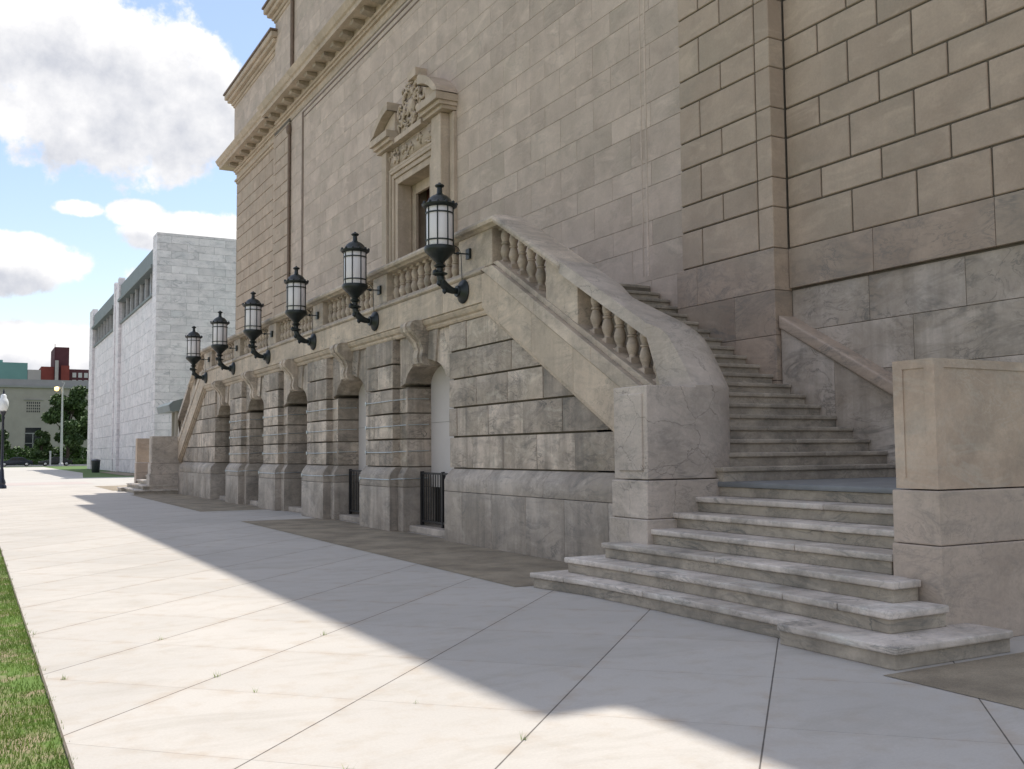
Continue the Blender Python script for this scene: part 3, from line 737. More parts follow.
# ================================================================== STAIRCASES
RZ = .174; TR = .30
def stepY(n): return 14.75 - TR * (26 - n)
SL = .555
def zl(y, z0): return z0 + SL * (y - 13.83)
def build_stair(far):
    lab = ('broad curved-newel marble staircase at the near right end of the terrace, climbing to it' if not far else 'distant marble staircase at the far left end of the terrace, beside the white building')
    st = empty('marble_staircase', (8.5, my(9.0, far), 0), lab, 'staircase')
    F = lambda pts: [(x, my(y, far)) for x, y in pts]
    YN = 9.46; FX = -.38 if far else 0.0; XC, XS, YA_ = 7.84, 8.64, 10.26
    # --- lower steps, parallel to the front
    for n in range(1, 8):
        xf = 5.90 + .35 * (n - 1); z1 = n * RZ; z0 = z1 - RZ
        ends = {1: (5.08, 10.3), 2: (5.42, 10.12), 3: (5.68, 9.85)}.get(n, (5.99 if n == 4 else 5.85, 9.85))
        xback = {1: 7.7, 2: 7.7, 3: 7.7}.get(n, xf + .6)
        bow = {1: .10, 2: .07, 3: .04}.get(n, .0)
        def fp(e):
            K = 8; front = []
            for k in range(K + 1):
                t = k / K; y = ends[0] - e + (ends[1] - ends[0] + 2 * e) * t
                front.append((xf - e + bow * (1 - (2 * t - 1) ** 2), y))
            if n == 1: front = [(5.90 - e, ends[0] - e), (5.90 - e, 6.25 + e * .0), (6.07 - e, 6.251), (6.08 - e, 8.2), (6.05 - e, 9.4), (5.96 - e, 9.9), (5.88 - e, ends[1] + e)]
            pb = xback if n < 4 else xf + .6
            if n < 4:   # the back leaves room for the pier on the right
                rb = 7.2 if n == 1 else 6.90
                return front + [(pb, ends[1] + e), (pb, 9.75), (xf + .9, 9.7), (xf + .9, 5.8), (rb, 5.8), (rb, ends[0] - e)]
            return front + [(pb, ends[1]), (pb, ends[0])]
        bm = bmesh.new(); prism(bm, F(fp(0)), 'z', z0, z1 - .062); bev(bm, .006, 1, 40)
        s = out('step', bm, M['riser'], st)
        if n < 7:
            bm = bmesh.new()
            # tread slabs split by hair joints
            P = fp(.035); js = {1: [6.25, 8.35, 9.75], 2: [5.95, 6.6, 8.9], 3: [7.9], 4: [7.1], 5: [8.4], 6: [7.4]}[n]
            ys = [-1] + js + [99]
            for a, b in zip(ys, ys[1:]):
                pp = clip(clip(P, 0, -1, -(a + .003)), 0, 1, b - .003)
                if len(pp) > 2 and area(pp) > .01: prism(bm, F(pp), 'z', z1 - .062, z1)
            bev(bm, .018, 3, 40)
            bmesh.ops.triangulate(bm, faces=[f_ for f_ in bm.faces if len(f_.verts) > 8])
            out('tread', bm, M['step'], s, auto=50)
    # landing slab
    bm = bmesh.new(); prism(bm, F([(5.90 + 2.1 - .035, 5.8), (5.90 + 2.1 - .035, 9.85), (8.0, 9.9), (11.16, 9.9), (11.16, 5.8)]), 'z', 7 * RZ - .062, 7 * RZ); bev(bm, .018, 2, 40)
    out('landing', bm, M['slate'], st, auto=50)
    # --- upper flight
    for n in range(8, 28):
        ya, yb = stepY(n), stepY(n + 1) + .06; z1 = n * RZ
        xl = {8: 7.97, 9: 8.25}.get(n, 7.95)
        if n == 27: yb = 16.2
        bm = bmesh.new(); y_0, y_1 = sorted((my(ya, far), my(yb, far)))
        box(bm, xl + .03, 11.16, y_0, y_1, z1 - RZ - .06, z1 - .058); fixn(bm)
        s = out('step', bm, M['upstep'], st)
        bm = bmesh.new(); y_0, y_1 = sorted((my(ya - .035, far), my(yb, far)))
        cutx = 9.1 + (n * 37 % 13) * .11
        for a, b in ((xl, cutx - .0015), (cutx + .0015, 11.165)): box(bm, a, b, y_0, y_1, z1 - .058, z1)
        bev(bm, .016, 3, 40); out('tread', bm, M['upstep'], s, auto=50)
    bm = bmesh.new(); prism(bm, [(my(stepY(8) + .1, far), 0), (my(15.2, far), 0), (my(15.2, far), 26.5 * RZ), (my(stepY(8) + .1, far), 7 * RZ)], 'x', 8.2, 11.1); fixn(bm); out('core', bm, M['riser'], st)
    # --- cheek wall against the museum with sloping coping
    def zc(y): return 3.78 + .555 * (y - 11.84)
    bm = bmesh.new()
    for a, b in ((9.2, 10.55), (10.55, 11.62)):
        prism(bm, [(my(a + .003, far), 0), (my(b - .003, far), 0), (my(b - .003, far), zc(b) - .16), (my(a + .003, far), zc(a) - .16)], 'x', 11.17, 11.5)
    prism(bm, [(my(5.9, far), 0), (my(9.194, far), 0), (my(9.194, far), zc(9.2) - .16), (my(5.9, far), 2.1)], 'x', 11.17, 11.5)
    fixn(bm); out('cheek_wall', bm, M['basel'], st)
    bm = bmesh.new()
    prism(bm, [(my(9.2, far), zc(9.2) - .155), (my(11.63, far), zc(11.63) - .155), (my(11.63, far), zc(11.63) + .05), (my(9.2, far), zc(9.2) + .05)], 'x', 11.12, 11.55)
    prism(bm, [(my(5.9, far), 2.12), (my(9.2, far), zc(9.2) - .155), (my(9.2, far), zc(9.2) + .05), (my(5.9, far), 2.3)], 'x', 11.12, 11.55)
    bev(bm, .035, 3, 40); out('cheek_coping', bm, M['base'], st, auto=40)
    # --- square end pier with sunk panels
    bm = bmesh.new(); y_a, y_b = sorted((my(5.46, far), my(5.95, far)))
    box(bm, 6.92 + FX, 11.4, y_a, y_b, 0, .80); box(bm, 6.93 + FX, 11.4, y_a + .01, y_b - .01, .806, 1.25)
    bev(bm, .012, 2); pr = out('end_pier', bm, M['pierb'], st)
    bm = bmesh.new(); e = .035; ya, yb = y_a + e, y_b - e; xf = 6.92 + e + FX
    box(bm, xf + .010, 11.36, ya + .010, yb - .010, 1.3, 2.30)
    # raised border leaving sunk panels, front then ends
    rim = 1.262; top_ = 2.345
    box(bm, xf, 11.37, ya, yb, rim, 1.35); box(bm, xf, 11.37, ya, yb, 2.27, top_)       # bottom and top rails right round
    box(bm, xf, xf + .12, ya, ya + .10, 1.35, 2.27); box(bm, xf, xf + .12, yb - .10, yb, 1.35, 2.27)   # corner stiles
    fixn(bm); out('pier_block', bm, M['pier'], pr)
    # --- newel block, rounded toward the stair
    def foot(e, K=14):
        P = [(6.95 - e + FX, 10.14), (6.95 - e + FX, YN - e), (XC, YN - e)]
        for k in range(1, K + 1):
            a = -pi / 2 + (pi / 2) * k / K; P.append((XC + (.8 + e) * cos(a), YA_ + (.8 + e) * sin(a)))
        for k in range(1, 9):
            t = k / 8; s = t * t * (3 - 2 * t); P.append((XS + e - (.52 + e * .5) * s, YA_ + 1.54 * t))
        return P + [(7.80, 11.8), (7.80, 10.14)]
    bm = bmesh.new(); prism(bm, F(foot(.085)), 'z', 0, .80); bev(bm, .01, 1, 50); nb = out('newel', bm, M['newel'], st, auto=30)
    bm = bmesh.new(); prism(bm, F(foot(.045)), 'z', .804, 1.25); bev(bm, .01, 1, 50); out('newel_base', bm, M['newel'], nb, auto=30)
    bm = bmesh.new(); prism(bm, F(foot(0)), 'z', 1.262, 2.37); bev(bm, .008, 1, 50)
    y_a, y_b = sorted((my(9.54, far), my(10.02, far)))
    out('newel_block', bm, M['newel'], nb, auto=30)
    bm = bmesh.new(); box(bm, 6.93 + FX, 6.96 + FX, y_a, y_b, 1.36, 2.28); bev(bm, .008); out('newel_panel', bm, M['newel'], nb)
    # --- swept coping over the newel
    def zr(y): return zl(y, 5.02) + .19
    def R_(k, K1=14, K2=9):   # right edge path from top down then round the arc to the front
        if k <= K1:
            y = 12.4 - (12.4 - YA_) * k / K1; t = min(max((y - YA_) / 1.54, 0), 1); s = t * t * (3 - 2 * t); return (XS - .49 * s, y)
        a = (k - K1) / K2 * pi / 2; return (XC + .8 * cos(a), YA_ - .8 * sin(a))
    st_n = 14 + 9 + 2; J = 9; bm = bmesh.new(); grid = []
    sm = lambda x: (lambda c: c * c * (3 - 2 * c))(min(max(x, 0), 1))
    for k in range(st_n + 1):
        if k <= 23: rx, ry = R_(k)
        else: rx, ry = (XC - .075 * (k - 23), YN)
        ly = max(ry, 9.86); lx = 7.56 if ry > 10.2 else 7.672
        row = []
        for j in range(J + 1):
            t = j / J; x = lx + (rx - lx) * t; y = ly + (ry - ly) * t
            drop = sm((y - (YN - .02)) / .62) ** .55
            zt = 2.375 + (zr(y) - 2.375) * drop
            e = (1 - t) * max((rx - lx), .8)
            zb_ = 2.39 + (zr(y) - .02 - 2.39) * sm((y - 9.95) / 1.8) if k <= 23 else 2.39
            z = zb_ + (zt - zb_) * (1 - (1 - min(e / .42, 1)) ** 2) if k > 0 else zr(y)
            row.append(bm.verts.new((x, my(y, far), z)))
        grid.append(row)
    for a, b in zip(grid, grid[1:]):
        for j in range(J): bm.faces.new([a[j], a[j + 1], b[j + 1], b[j]])
    def skirt(line, depth):
        lo = []
        for v in line:
            yy = my(v.co.y, far); d = depth(yy, v.co.z); lo.append(bm.verts.new((v.co.x, v.co.y, d)))
        for i in range(len(line) - 1):
            if (line[i].co - line[i + 1].co).length > 1e-4: bm.faces.new([line[i], line[i + 1], lo[i + 1], lo[i]])
        return lo
    lowf = lambda yy, z: 2.36 if yy < 10.15 else z - .19
    skirt(grid[-1], lambda yy, z: 2.36)
    l1 = skirt([r[0] for r in grid], lowf); l2 = skirt([r[-1] for r in grid], lambda yy, z: 2.36 if yy < 12.0 else z - .19)
    for i in range(len(l1) - 1):
        a_, b_ = l1[i], l1[i + 1]
        if my(a_.co.y, far) > 10.15 and (a_.co - b_.co).length > 1e-3:
            za, zb2 = a_.co.z, max(b_.co.z, zr(my(b_.co.y, far)) - .19 if my(b_.co.y, far) > 10.0 else b_.co.z)
            c1 = bm.verts.new((8.13, a_.co.y, za)); c2 = bm.verts.new((8.13, b_.co.y, zb2)); a2 = bm.verts.new((a_.co.x, a_.co.y, za)); b2 = bm.verts.new((b_.co.x, b_.co.y, zb2))
            bm.faces.new([a2, b2, c2, c1])
            d1 = bm.verts.new((8.13, a_.co.y, 2.36 if my(a_.co.y, far) < 12.0 else za - .01)); d2 = bm.verts.new((8.13, b_.co.y, 2.36)); bm.faces.new([c1, c2, d2, d1])
    bmesh.ops.remove_doubles(bm, verts=bm.verts, dist=.0005)
    fixn(bm); out('swept_coping', bm, M['newel'], nb, auto=55)
    # end post under the sweep
    postm(nb, 10.0, 10.26, 2.36, 2.75, 2.36, zr(10.26) - .17, far)
    
    # --- sloping stringer
    ylo = 9.95
    def sprism(name, x0, x1, zlow, zhigh, kl, kh, cutl, m, g=.004, bw=.006):
        """zlow/zhigh: heights at y=13.83; kl/kh: level caps"""
        bm = bmesh.new()
        base = [(ylo, zl(ylo, zlow)), (15.0, zl(15.0, zlow)), (15.0, zl(15, zhigh)), (ylo, zl(ylo, zhigh))]
        base = clip(base, 0, 1, kh)
        for a, b in zip(cutl, cutl[1:]):
            pp = clip(clip(base, -1, 0, -(a + g / 2)), 1, 0, b - (g / 2 if b < 15 else 0))
            if len(pp) > 2 and area(pp) > .004:
                pts = []
                for p in pp:
                    if not pts or (abs(p[0] - pts[-1][0]) + abs(p[1] - pts[-1][1])) > .002: pts.append(p)
                prism(bm, [(my(y, far), z) for y, z in pts], 'x', x0, x1)
        bev(bm, bw, 1, 20); return out(name, bm, m, st)
    sprism('slope_moulding', 7.69, 7.9, 3.30, 3.345, 0, 3.99, [ylo, 11.2, 12.9, 14.4, 15], M['band'])
    sprism('slope_moulding', 7.64, 7.9, 3.346, 3.415, 0, 4.15, [ylo, 11.2, 12.9, 14.4, 15], M['band'])
    sprism('stringer', XB, 8.15, 3.42, 4.06, 0, LV['dark'] - .004, [ylo, 10.9, 12.1, 13.3, 14.4, 15], M['band'])
    sprism('sloping_base', XB - .02, 8.12, 4.07, 4.30, 0, 4.72, [ylo, 11.6, 13.2, 14.7, 15], M['coping'])
    sprism('sloping_base', XB + .07, 8.11, 4.301, 4.40, 0, LV['base'], [ylo, 11.6, 13.2, 14.7, 15], M['coping'])
    # --- sloping coping
    bm = bmesh.new(); YA = 14.52
    secs = []
    for (y, z) in ((12.38, zl(12.38, 5.02)), (13.1, zl(13.1, 5.02)), (13.9, zl(13.9, 5.02)), (YA - .005, LV['cb'] - .002), (15.05, LV['cb'] - .002)):
        secs.append([bm.verts.new((x, my(y, far), z + dz * (1.06 if y < 14.4 else 1))) for x, dz in COPP])
    n = len(COPP); bm.faces.new(secs[0]); bm.faces.new(secs[-1][::-1])
    for a, b in zip(secs, secs[1:]):
        for i in range(n): bm.faces.new([a[i], b[i], b[(i + 1) % n], a[(i + 1) % n]])
    fixn(bm); out('sloping_coping', bm, M['coping'], st)
    # --- posts and balusters
    postm(st, 12.10, 13.00, zl(12.10, 4.38), zl(12.10, 5.05), zl(13.0, 4.38), zl(13.0, 5.05), far)
    bm = bmesh.new(); prism(bm, [(my(14.78, far), LV['base'] - .03), (my(16.08, far), LV['base'] - .03), (my(16.08, far), LV['cb'] + .03), (my(14.78, far), LV['cb'] + .03)], 'x', 7.69, 8.08); bev(bm, .01)
    out('balustrade_post', bm, M['coping'], st)
    for k in range(6): y = 10.41 + .295 * k; baluster(st, y, zl(y, 4.40), .62, far)
    for k in range(6): y = 13.15 + .295 * k; baluster(st, y, min(zl(y, 4.40), LV['base']), min(zl(y, 5.02), LV['cb']) - min(zl(y, 4.40), LV['base']), far)
    return st
build_stair(False); build_stair(True)

# ================================================================== WALL LAMPS
def make_lamp(y):
    X = 7.13; r = empty('wall_lamp', (7.6, y, 4.43), 'x', 'wall lamp', 'wall lamps along the terrace front')
    bm = bmesh.new(); lathe(bm, [(.20, .0), (.215, -.02), (.20, -.05), (.13, -.075), (.10, -.12), (.05, -.13)], 7.598, y, 4.43, 24, 'x'); fixn(bm); out('backplate', bm, M['iron'], r, auto=50)
    bm = bmesh.new(); pts = []
    pts.append((7.55, y, 4.43)); pts.append((7.42, y, 4.43))
    for k in range(1, 9):
        a = k / 8 * pi / 2; pts.append((7.42 - .29 * sin(a), y, 4.43 + .29 - .29 * cos(a)))
    pts.append((X, y, 4.95)); rr = [.05, .055] + [.055 + .02 * sin(k / 8 * pi) for k in range(1, 9)] + [.07]
    tube(bm, pts, rr, 12)
    lathe(bm, [(.07, 0), (.095, .0), (.105, .02), (.095, .045), (.07, .045)], 7.44, y, 4.43, 12, 'x')
    lathe(bm, [(.06, -.03), (.13, 0), (.135, .02), (.06, .05)], X, y, 4.70, 16)
    lathe(bm, [(.06, -.03), (.10, 0), (.105, .02), (.06, .05)], X, y, 4.84, 16)
    # leaf scrolls on the outer bend
    for (x, z, w_) in ((7.17, 4.58, .05), (7.27, 4.45, .045), (7.09, 4.76, .045)): lathe(bm, [(.005, -.06), (w_, -.02), (w_ * .9, .03), (.005, .06)], x - .05, y, z - .03, 8)
    fixn(bm); out('arm', bm, M['iron'], r, auto=45)
    bm = bmesh.new(); lathe(bm, [(.07, 4.90), (.10, 4.94), (.19, 5.03), (.265, 5.10), (.275, 5.14), (.265, 5.19), (.05, 5.19)], X, y, 0, 24); fixn(bm); out('bowl', bm, M['iron'], r, auto=40)
    bm = bmesh.new(); lathe(bm, [(.225, 5.18), (.232, 5.2), (.232, 5.87), (.225, 5.89)], X, y, 0, 28); fixn(bm); gl = out('lamp_glass', bm, M['opal'], r, auto=40)
    bm = bmesh.new()
    for z in (5.29, 5.775):
        L_ = []
        for a_, b_ in ((.228, -.012), (.25, -.012), (.25, .012), (.228, .012)):
            L_.append([bm.verts.new((X + a_ * cos(2 * pi * i / 28), y + a_ * sin(2 * pi * i / 28), z + b_)) for i in range(28)])
        for p_, q_ in zip(L_, L_[1:] + L_[:1]):
            for i in range(28): bm.faces.new([p_[i], p_[(i + 1) % 28], q_[(i + 1) % 28], q_[i]])
    for k in range(8):
        a = 2 * pi * k / 8 + .2; x_, y_ = X + .24 * cos(a), y + .24 * sin(a); tube(bm, [(x_, y_, 5.17), (x_, y_, 5.88)], .0125, 6)
    fixn(bm); out('cage', bm, M['iron'], r)
    bm = bmesh.new(); lathe(bm, [(.05, 5.875), (.27, 5.875), (.305, 5.90), (.31, 5.925), (.27, 5.94), (.225, 5.975), (.19, 6.04), (.13, 6.09), (.075, 6.115), (.05, 6.14), (.045, 6.24), (.075, 6.255), (.085, 6.275), (.07, 6.295), (.03, 6.31), (.02, 6.33)], X, y, 0, 24)
    for k in range(12):
        a = 2 * pi * k / 12; lathe(bm, [(.005, 0), (.03, .012), (.024, .045), (.005, .06)], X + .29 * cos(a), y + .29 * sin(a), 5.915, 6)
    fixn(bm); out('lamp_roof', bm, M['iron'], r, auto=50)
    bm = bmesh.new(); tube(bm, [(X + .25, y, 5.10), (7.66, y - .05, 5.10)], .013, 6); box(bm, 7.64, 7.685, y - .12, y + .02, 5.01, 5.19)
    lathe(bm, [(.02, -.03), (.035, 0), (.02, .03)], X + .34, y - .02, 5.10, 8, 'x')
    pts = [(X + .22, y, 5.22), (X + .29, y, 5.235), (X + .36, y, 5.20), (X + .41, y, 5.10), (X + .42, y, 4.9), (X + .43, y, 4.6)]; tube(bm, pts, .008, 5)
    fixn(bm); out('tie_bracket', bm, M['iron'], r)
    return r
def copy_tree(o, par=None):
    c = o.copy(); S.collection.objects.link(c); c.parent = par
    for ch in list(o.children): copy_tree(ch, c)
    return c
LL = ['nearest and largest black wall lamp, beside the balustrade corner at the stair head',
      'second wall lamp from the stair head, mounted left of the first boarded arch',
      'third wall lamp from the near end, below the left edge of the panelled wall',
      'fourth wall lamp from the near end, in front of the rusticated pavilion wall',
      'fifth wall lamp from the near end, second smallest of the row',
      'smallest and farthest wall lamp, leftmost, seen wholly against the white building']
lamp0 = make_lamp(PIER[0]); lamp0['label'] = LL[0]
for c, l in zip(PIER[1:], LL[1:]):
    o = copy_tree(lamp0); o.location.y = c; o['label'] = l

# ================================================================== CABLES round the piers
PN = ['right of the second arch', 'right of the third arch', 'left of the third arch', 'right of the farthest arch']
HN = ['topmost', 'second from top', 'second from bottom', 'lowest']
for i, c in enumerate(PIER[1:-1]):
    for j, z in enumerate((2.69, 2.16, 1.62, 1.06)):
        o_ = .10 if j == 3 else 0
        x0 = XF - .115 - o_; ys = .82 + (.10 if j == 3 else 0); yo = 1.215
        pts = [(8.30, c - yo, z + .02), (7.86 - o_, c - yo, z + .01), (x0 + .1, c - ys - .02, z), (x0, c - ys + .05, z - .01), (x0, c, z - .015), (x0, c + ys - .05, z - .01), (x0 + .1, c + ys + .02, z), (7.86 - o_, c + yo, z + .01), (8.3, c + yo, z + .02)]
        bm = bmesh.new(); tube(bm, pts, .011, 6); lathe(bm, [(.02, -.04), (.024, 0), (.02, .04)], x0 - .004, c + ys * .9, z - .01, 6)
        fixn(bm); o = out('steel_cable', bm, M['steel'])
        tag(o, '%s steel cable strapped round the pier %s' % (HN[j], PN[i]), 'cable', 'steel cables strapped round the terrace piers')

# iron gates in the two nearest arches
for i, c in enumerate(CEN[:2]):
    g = empty('iron_gate', (8.12, c, .13), ('low black iron gate in the nearest boarded arch', 'low black iron gate in the second boarded arch')[i], 'gate', 'low iron gates in the boarded arches')
    bm = bmesh.new()
    pass
    for y in (c - .9, c - .12, c + .9): bm = bmesh.new(); box(bm, 8.09, 8.15, y - .03, y + .03, .13, 1.22); fixn(bm); out('gate_post', bm, M['black'], g)
    bm = bmesh.new(); box(bm, 8.10, 8.14, c - .87, c + .87, 1.16, 1.20); fixn(bm); out('gate_rail', bm, M['black'], g)
    bm = bmesh.new(); box(bm, 8.10, 8.14, c - .87, c + .87, .2, .24); fixn(bm); out('gate_rail', bm, M['black'], g)
    for k in range(15):
        y = c - .80 + k * .115; bm = bmesh.new(); tube(bm, [(8.12, y, .2), (8.12, y, 1.18)], .011, 6); fixn(bm); out('gate_bar', bm, M['black'], g)

# ================================================================== WHITE BUILDING
wb = empty('white_building', (12.5, 81, 0), 'tall white veined marble building with copper-green fascia and high window strips, beyond the far staircase', 'building')
XW = 12.5; ZT = 19.1; YE = 131
bm = bmesh.new()
rows = []; z = 0; k = 0
while z < ZT - .01: rows.append((z, min(z + .59, ZT), k % 2)); z += .59; k += 1
for z0, z1, t in rows:
    cs = cuts(XW, 34, 2.4 if False else 2.1, XW + (1.1 if t else 0.2))
    for a, b in zip(cs, cs[1:]): box(bm, a + .012, b - .012, 81, 81.1, z0 + .01, z1 - .01)
box(bm, XW + .01, 34, 81.02, 82.98, 0, ZT - .05, 1); box(bm, XW + .62, 34, 82.99, YE - .5, 0, ZT - .6, 1); box(bm, XW + .41, 33, 83.1, YE - .6, 0, 14.6, 1); fixn(bm); out('end_wall', bm, [M['white'], M['jointw']], wb)
for (ya, yb) in ((81.0, 83.0), (103.6, 104.6), (106.8, 107.8), (127.5, 131)):
    bm = bmesh.new()
    for z0, z1, t in rows:
        m_ = (ya + yb) / 2 + (.3 if t else -.3)
        for a, b in ((ya, m_), (m_, yb)): box(bm, XW, XW + .25 + .3, a + .01, b - .01, z0 + .01, z1 - .01)
    box(bm, XW + .015, XW + .5, ya + .02, yb - .02, 0, ZT - .03, 1)
    fixn(bm); out('pier', bm, [M['white'], M['jointw']], wb)
for (ya, yb) in ((83.02, 103.58), (107.82, 127.48)):
    bm = bmesh.new()
    z = 0; k = 0
    while z < 14.5:
        z2 = min(z + 1.18, 14.7); cs = cuts(ya, yb, 2.6, ya + (1.3 if k % 2 else 0))
        for a, b in zip(cs, cs[1:]): box(bm, XW + .25, XW + .4, a + .01, b - .01, z + .012, z2 - .012)
        z = z2; k += 1
    fixn(bm); out('front_wall', bm, M['white'], wb)
for (ya, yb) in ((83.02, 103.58), (107.82, 127.48)):
    bm = bmesh.new(); box(bm, XW + .5, XW + .6, ya, yb, 14.7, 16.6); box(bm, XW + .38, XW + .5, ya, yb, 14.7, 14.85, 1)
    n = 7
    for k in range(n + 1):
        yy = ya + (yb - ya) * k / n; box(bm, XW + .30, XW + .5, max(yy - .10, ya), min(yy + .10, yb), 14.75, 16.6, 1)
    fixn(bm); out('window_strip', bm, [M['winglass'], M['greyp']], wb)
    bm = bmesh.new(); box(bm, XW + .15, XW + .6, ya, yb, 16.9, 18.35); box(bm, XW - .15, XW + .6, ya - .01 if ya < 90 else ya, yb, 16.6, 16.88); box(bm, XW + .1, XW + .5, ya, yb, 14.45, 14.68)
    bev(bm, .03); out('fascia', bm, M['copper'], wb)
bm = bmesh.new(); box(bm, XW + .1, XW + .5, 104.6, 106.8, 0, 18.3); fixn(bm); out('recess_wall', bm, M['white'], wb)
# side canopy between the buildings
cn = empty('side_canopy', (10, 56.0, 0), 'grey-green rounded canopy over a side doorway, behind the far staircase balustrade', 'canopy')
bm = bmesh.new()
prism(bm, [(9.45, 3.95), (9.38, 4.3), (9.6, 4.5), (10.3, 4.7), (15, 4.9), (15, 4.25)], 'y', 56, 60); fixn(bm); out('canopy_roof', bm, M['copper'], cn)
bm = bmesh.new(); box(bm, 9.75, 9.87, 56.15, 56.3, 0, 4.1); box(bm, 9.9, 15, 58, 58.2, 0, 4.25); fixn(bm); out('canopy_wall', bm, M['greyb'], cn)

# ================================================================== BACKGROUND
def simple(name, faces, mat, parent=None, bw=0):
    bm = bmesh.new()
    for b_ in faces: box(bm, *b_)
    if bw: bev(bm, bw)
    else: fixn(bm)
    return out(name, bm, mat, parent)
gb = empty('grey_civic_building', (5, 215, 0), 'long low grey stone building with grilled window, behind the trees at far left', 'building')
simple('wall', [(-60, 24, 215, 240, 0, 14.9)], M['greyb'], gb)
simple('parapet', [(-60.3, 24.3, 214.6, 240, 14.9, 15.3), (-60, 24, 216, 240, 15.3, 16.6)], M['greyb2'], gb)
bm = bmesh.new(); 
for r_ in range(4):
    for c_ in range(7): box(bm, 9.45 + c_ * .36, 9.45 + c_ * .36 + .2, 214.97, 215.1, 10.1 + r_ * .56, 10.1 + r_ * .56 + .36)
fixn(bm); out('window_grille', bm, M['winglass'], gb)
simple('window', [(9.3, 12.1, 214.96, 215.1, 2.2, 7.1)], M['winglass'], gb)
simple('window_frame', [(9.2, 12.2, 214.9, 214.955, 5.9, 6.1), (10.6, 10.75, 214.9, 214.955, 2.2, 5.9), (9.2, 12.2, 214.9, 214.955, 4.0, 4.12), (9.0, 12.4, 214.8, 215.2, 12.5, 12.6)], M['greyb2'], gb)
tb = simple('teal_building', [(-40, 11.0, 250, 275, 0, 22.7), (-40, 6.0, 252, 275, 22.7, 23.4)], M['teal']); tag(tb, 'flat teal-green clad building top above the grey building, far left', 'building')
bb = simple('beige_building', [(11.05, 13.75, 250, 270, 0, 21.2)], M['beige']); tag(bb, 'narrow beige building between the teal and brick buildings', 'building')
br = empty('brick_building', (16, 250, 0), 'dark red brick building with tall tower rising above the grey building', 'building')
simple('wall', [(13.8, 16.45, 250, 270, 0, 22.0), (17.9, 19.65, 249.2, 262, 0, 22.3)], M['brick'], br)
simple('tower', [(16.5, 19.6, 250, 262, 0, 26.6)], M['brickd'], br)
simple('wing', [(19.66, 26, 250.4, 262, 0, 21.6)], M['brickd'], br)
bm = bmesh.new()
for r_ in range(2):
    for c_ in range(3): box(bm, 20.4 + c_ * 1.25, 20.4 + c_ * 1.25 + .8, 250.33, 250.5, 18.0 + r_ * 1.7, 19.1 + r_ * 1.7)
fixn(bm); out('window', bm, M['greyp'], br)
simple('flue', [(16.6, 17.3, 248.6, 249.3, 0, 23.4)], M['beige'], br); simple('mast', [(16.5, 16.62, 249.8, 249.95, 20, 27.3)], M['brickd'], br)

def leafcloud(name, blobs, n, size, m, par=None, seed=1):
    rs = random.Random(seed); vs = []; fs = []; tot = sum(b[3] * b[4] * b[5] for b in blobs)
    for (cx, cy, cz, rx, ry, rz) in blobs:
        for _ in range(int(n * rx * ry * rz / tot)):
            while 1:
                d = Vector((rs.gauss(0, 1), rs.gauss(0, 1), rs.gauss(0, 1)))
                if d.length > .1: break
            d.normalize(); r_ = rs.uniform(.25, 1) ** .45 * rs.uniform(.85, 1.08)
            p = Vector((cx + d.x * rx * r_, cy + d.y * ry * r_, cz + d.z * rz * r_))
            a = Vector((rs.gauss(0, 1), rs.gauss(0, 1), rs.gauss(0, 1))).normalized(); b = a.orthogonal().normalized(); c = a.cross(b); s = size * rs.uniform(.6, 1.4); i = len(vs)
            vs += [tuple(p + b * s), tuple(p + c * s * .6), tuple(p - b * s), tuple(p - c * s * .6)]; fs.append((i, i + 1, i + 2, i + 3))
    off = Vector(par.location) if par else Vector((0, 0, 0))
    vs = [tuple(Vector(v) - off) for v in vs]
    me = bpy.data.meshes.new(name); me.from_pydata(vs, [], fs); me.materials.append(m)
    o = bpy.data.objects.new(name, me); S.collection.objects.link(o); o.parent = par; return o
def tree(x, y, h, w_, label, seed, low=1.6, n=9000):
    rs = random.Random(seed); t = empty('leafy_tree', (x, y, 0), label, 'tree', 'trees before the grey building')
    bm = bmesh.new(); tube(bm, [(x, y, 0), (x + .1, y, h * .2), (x - .1, y, h * .45), (x, y, h * .8)], [.32, .25, .18, .05], 8)
    bl = []
    for k in range(22):
        a = rs.uniform(0, 2 * pi); zz = rs.uniform(low + .8, h * .93); fr = (zz - low) / (h - low); rad = w_ / 2 * (1 - .55 * fr ** 1.6) * rs.uniform(.35, .95)
        px, py = x + cos(a) * rad * .75, y + sin(a) * rad * .75; rr = rs.uniform(.13, .24) * w_ * (1 - .35 * fr)
        bl.append((px, py, zz, rr, rr, rr * .75)); tube(bm, [(x, y, max(zz * .55, 1.2)), ((x + px) / 2, (y + py) / 2, zz * .8), (px, py, zz)], [.12, .08, .03], 5)
    fixn(bm); out('trunk', bm, M['bark'], t); leafcloud('crown', bl, n, .26, M['leaf'], t, seed)
tree(14.6, 186, 13.6, 10.0, 'large dark green tree between the tall street lamp and the white building', 11, n=26000)
tree(10.9, 188, 6.0, 4.2, 'small tree left of the large tree, in front of the grey building', 12, .8, 5000)
tree(2.9, 178, 9.6, 5.6, 'tree at the far left edge, behind the dark post lamp', 13, n=9000)
h_ = leafcloud('clipped_hedge', [(x_, 192, 1.6, 1.4, .9, 1.7) for x_ in [-2 + k * 1.5 for k in range(17)]], 12000, .2, M['hedge'], None, 5); tag(h_, 'long dark green hedge in front of the grey building', 'hedge')
h2 = leafcloud('low_hedge', [(x_, 184.8, .55, 1.2, .5, .6) for x_ in [-2 + k * 1.3 for k in range(19)]], 7000, .14, M['hedge'], None, 6); tag(h2, 'low light green shrub border along the street behind the parked cars', 'hedge')

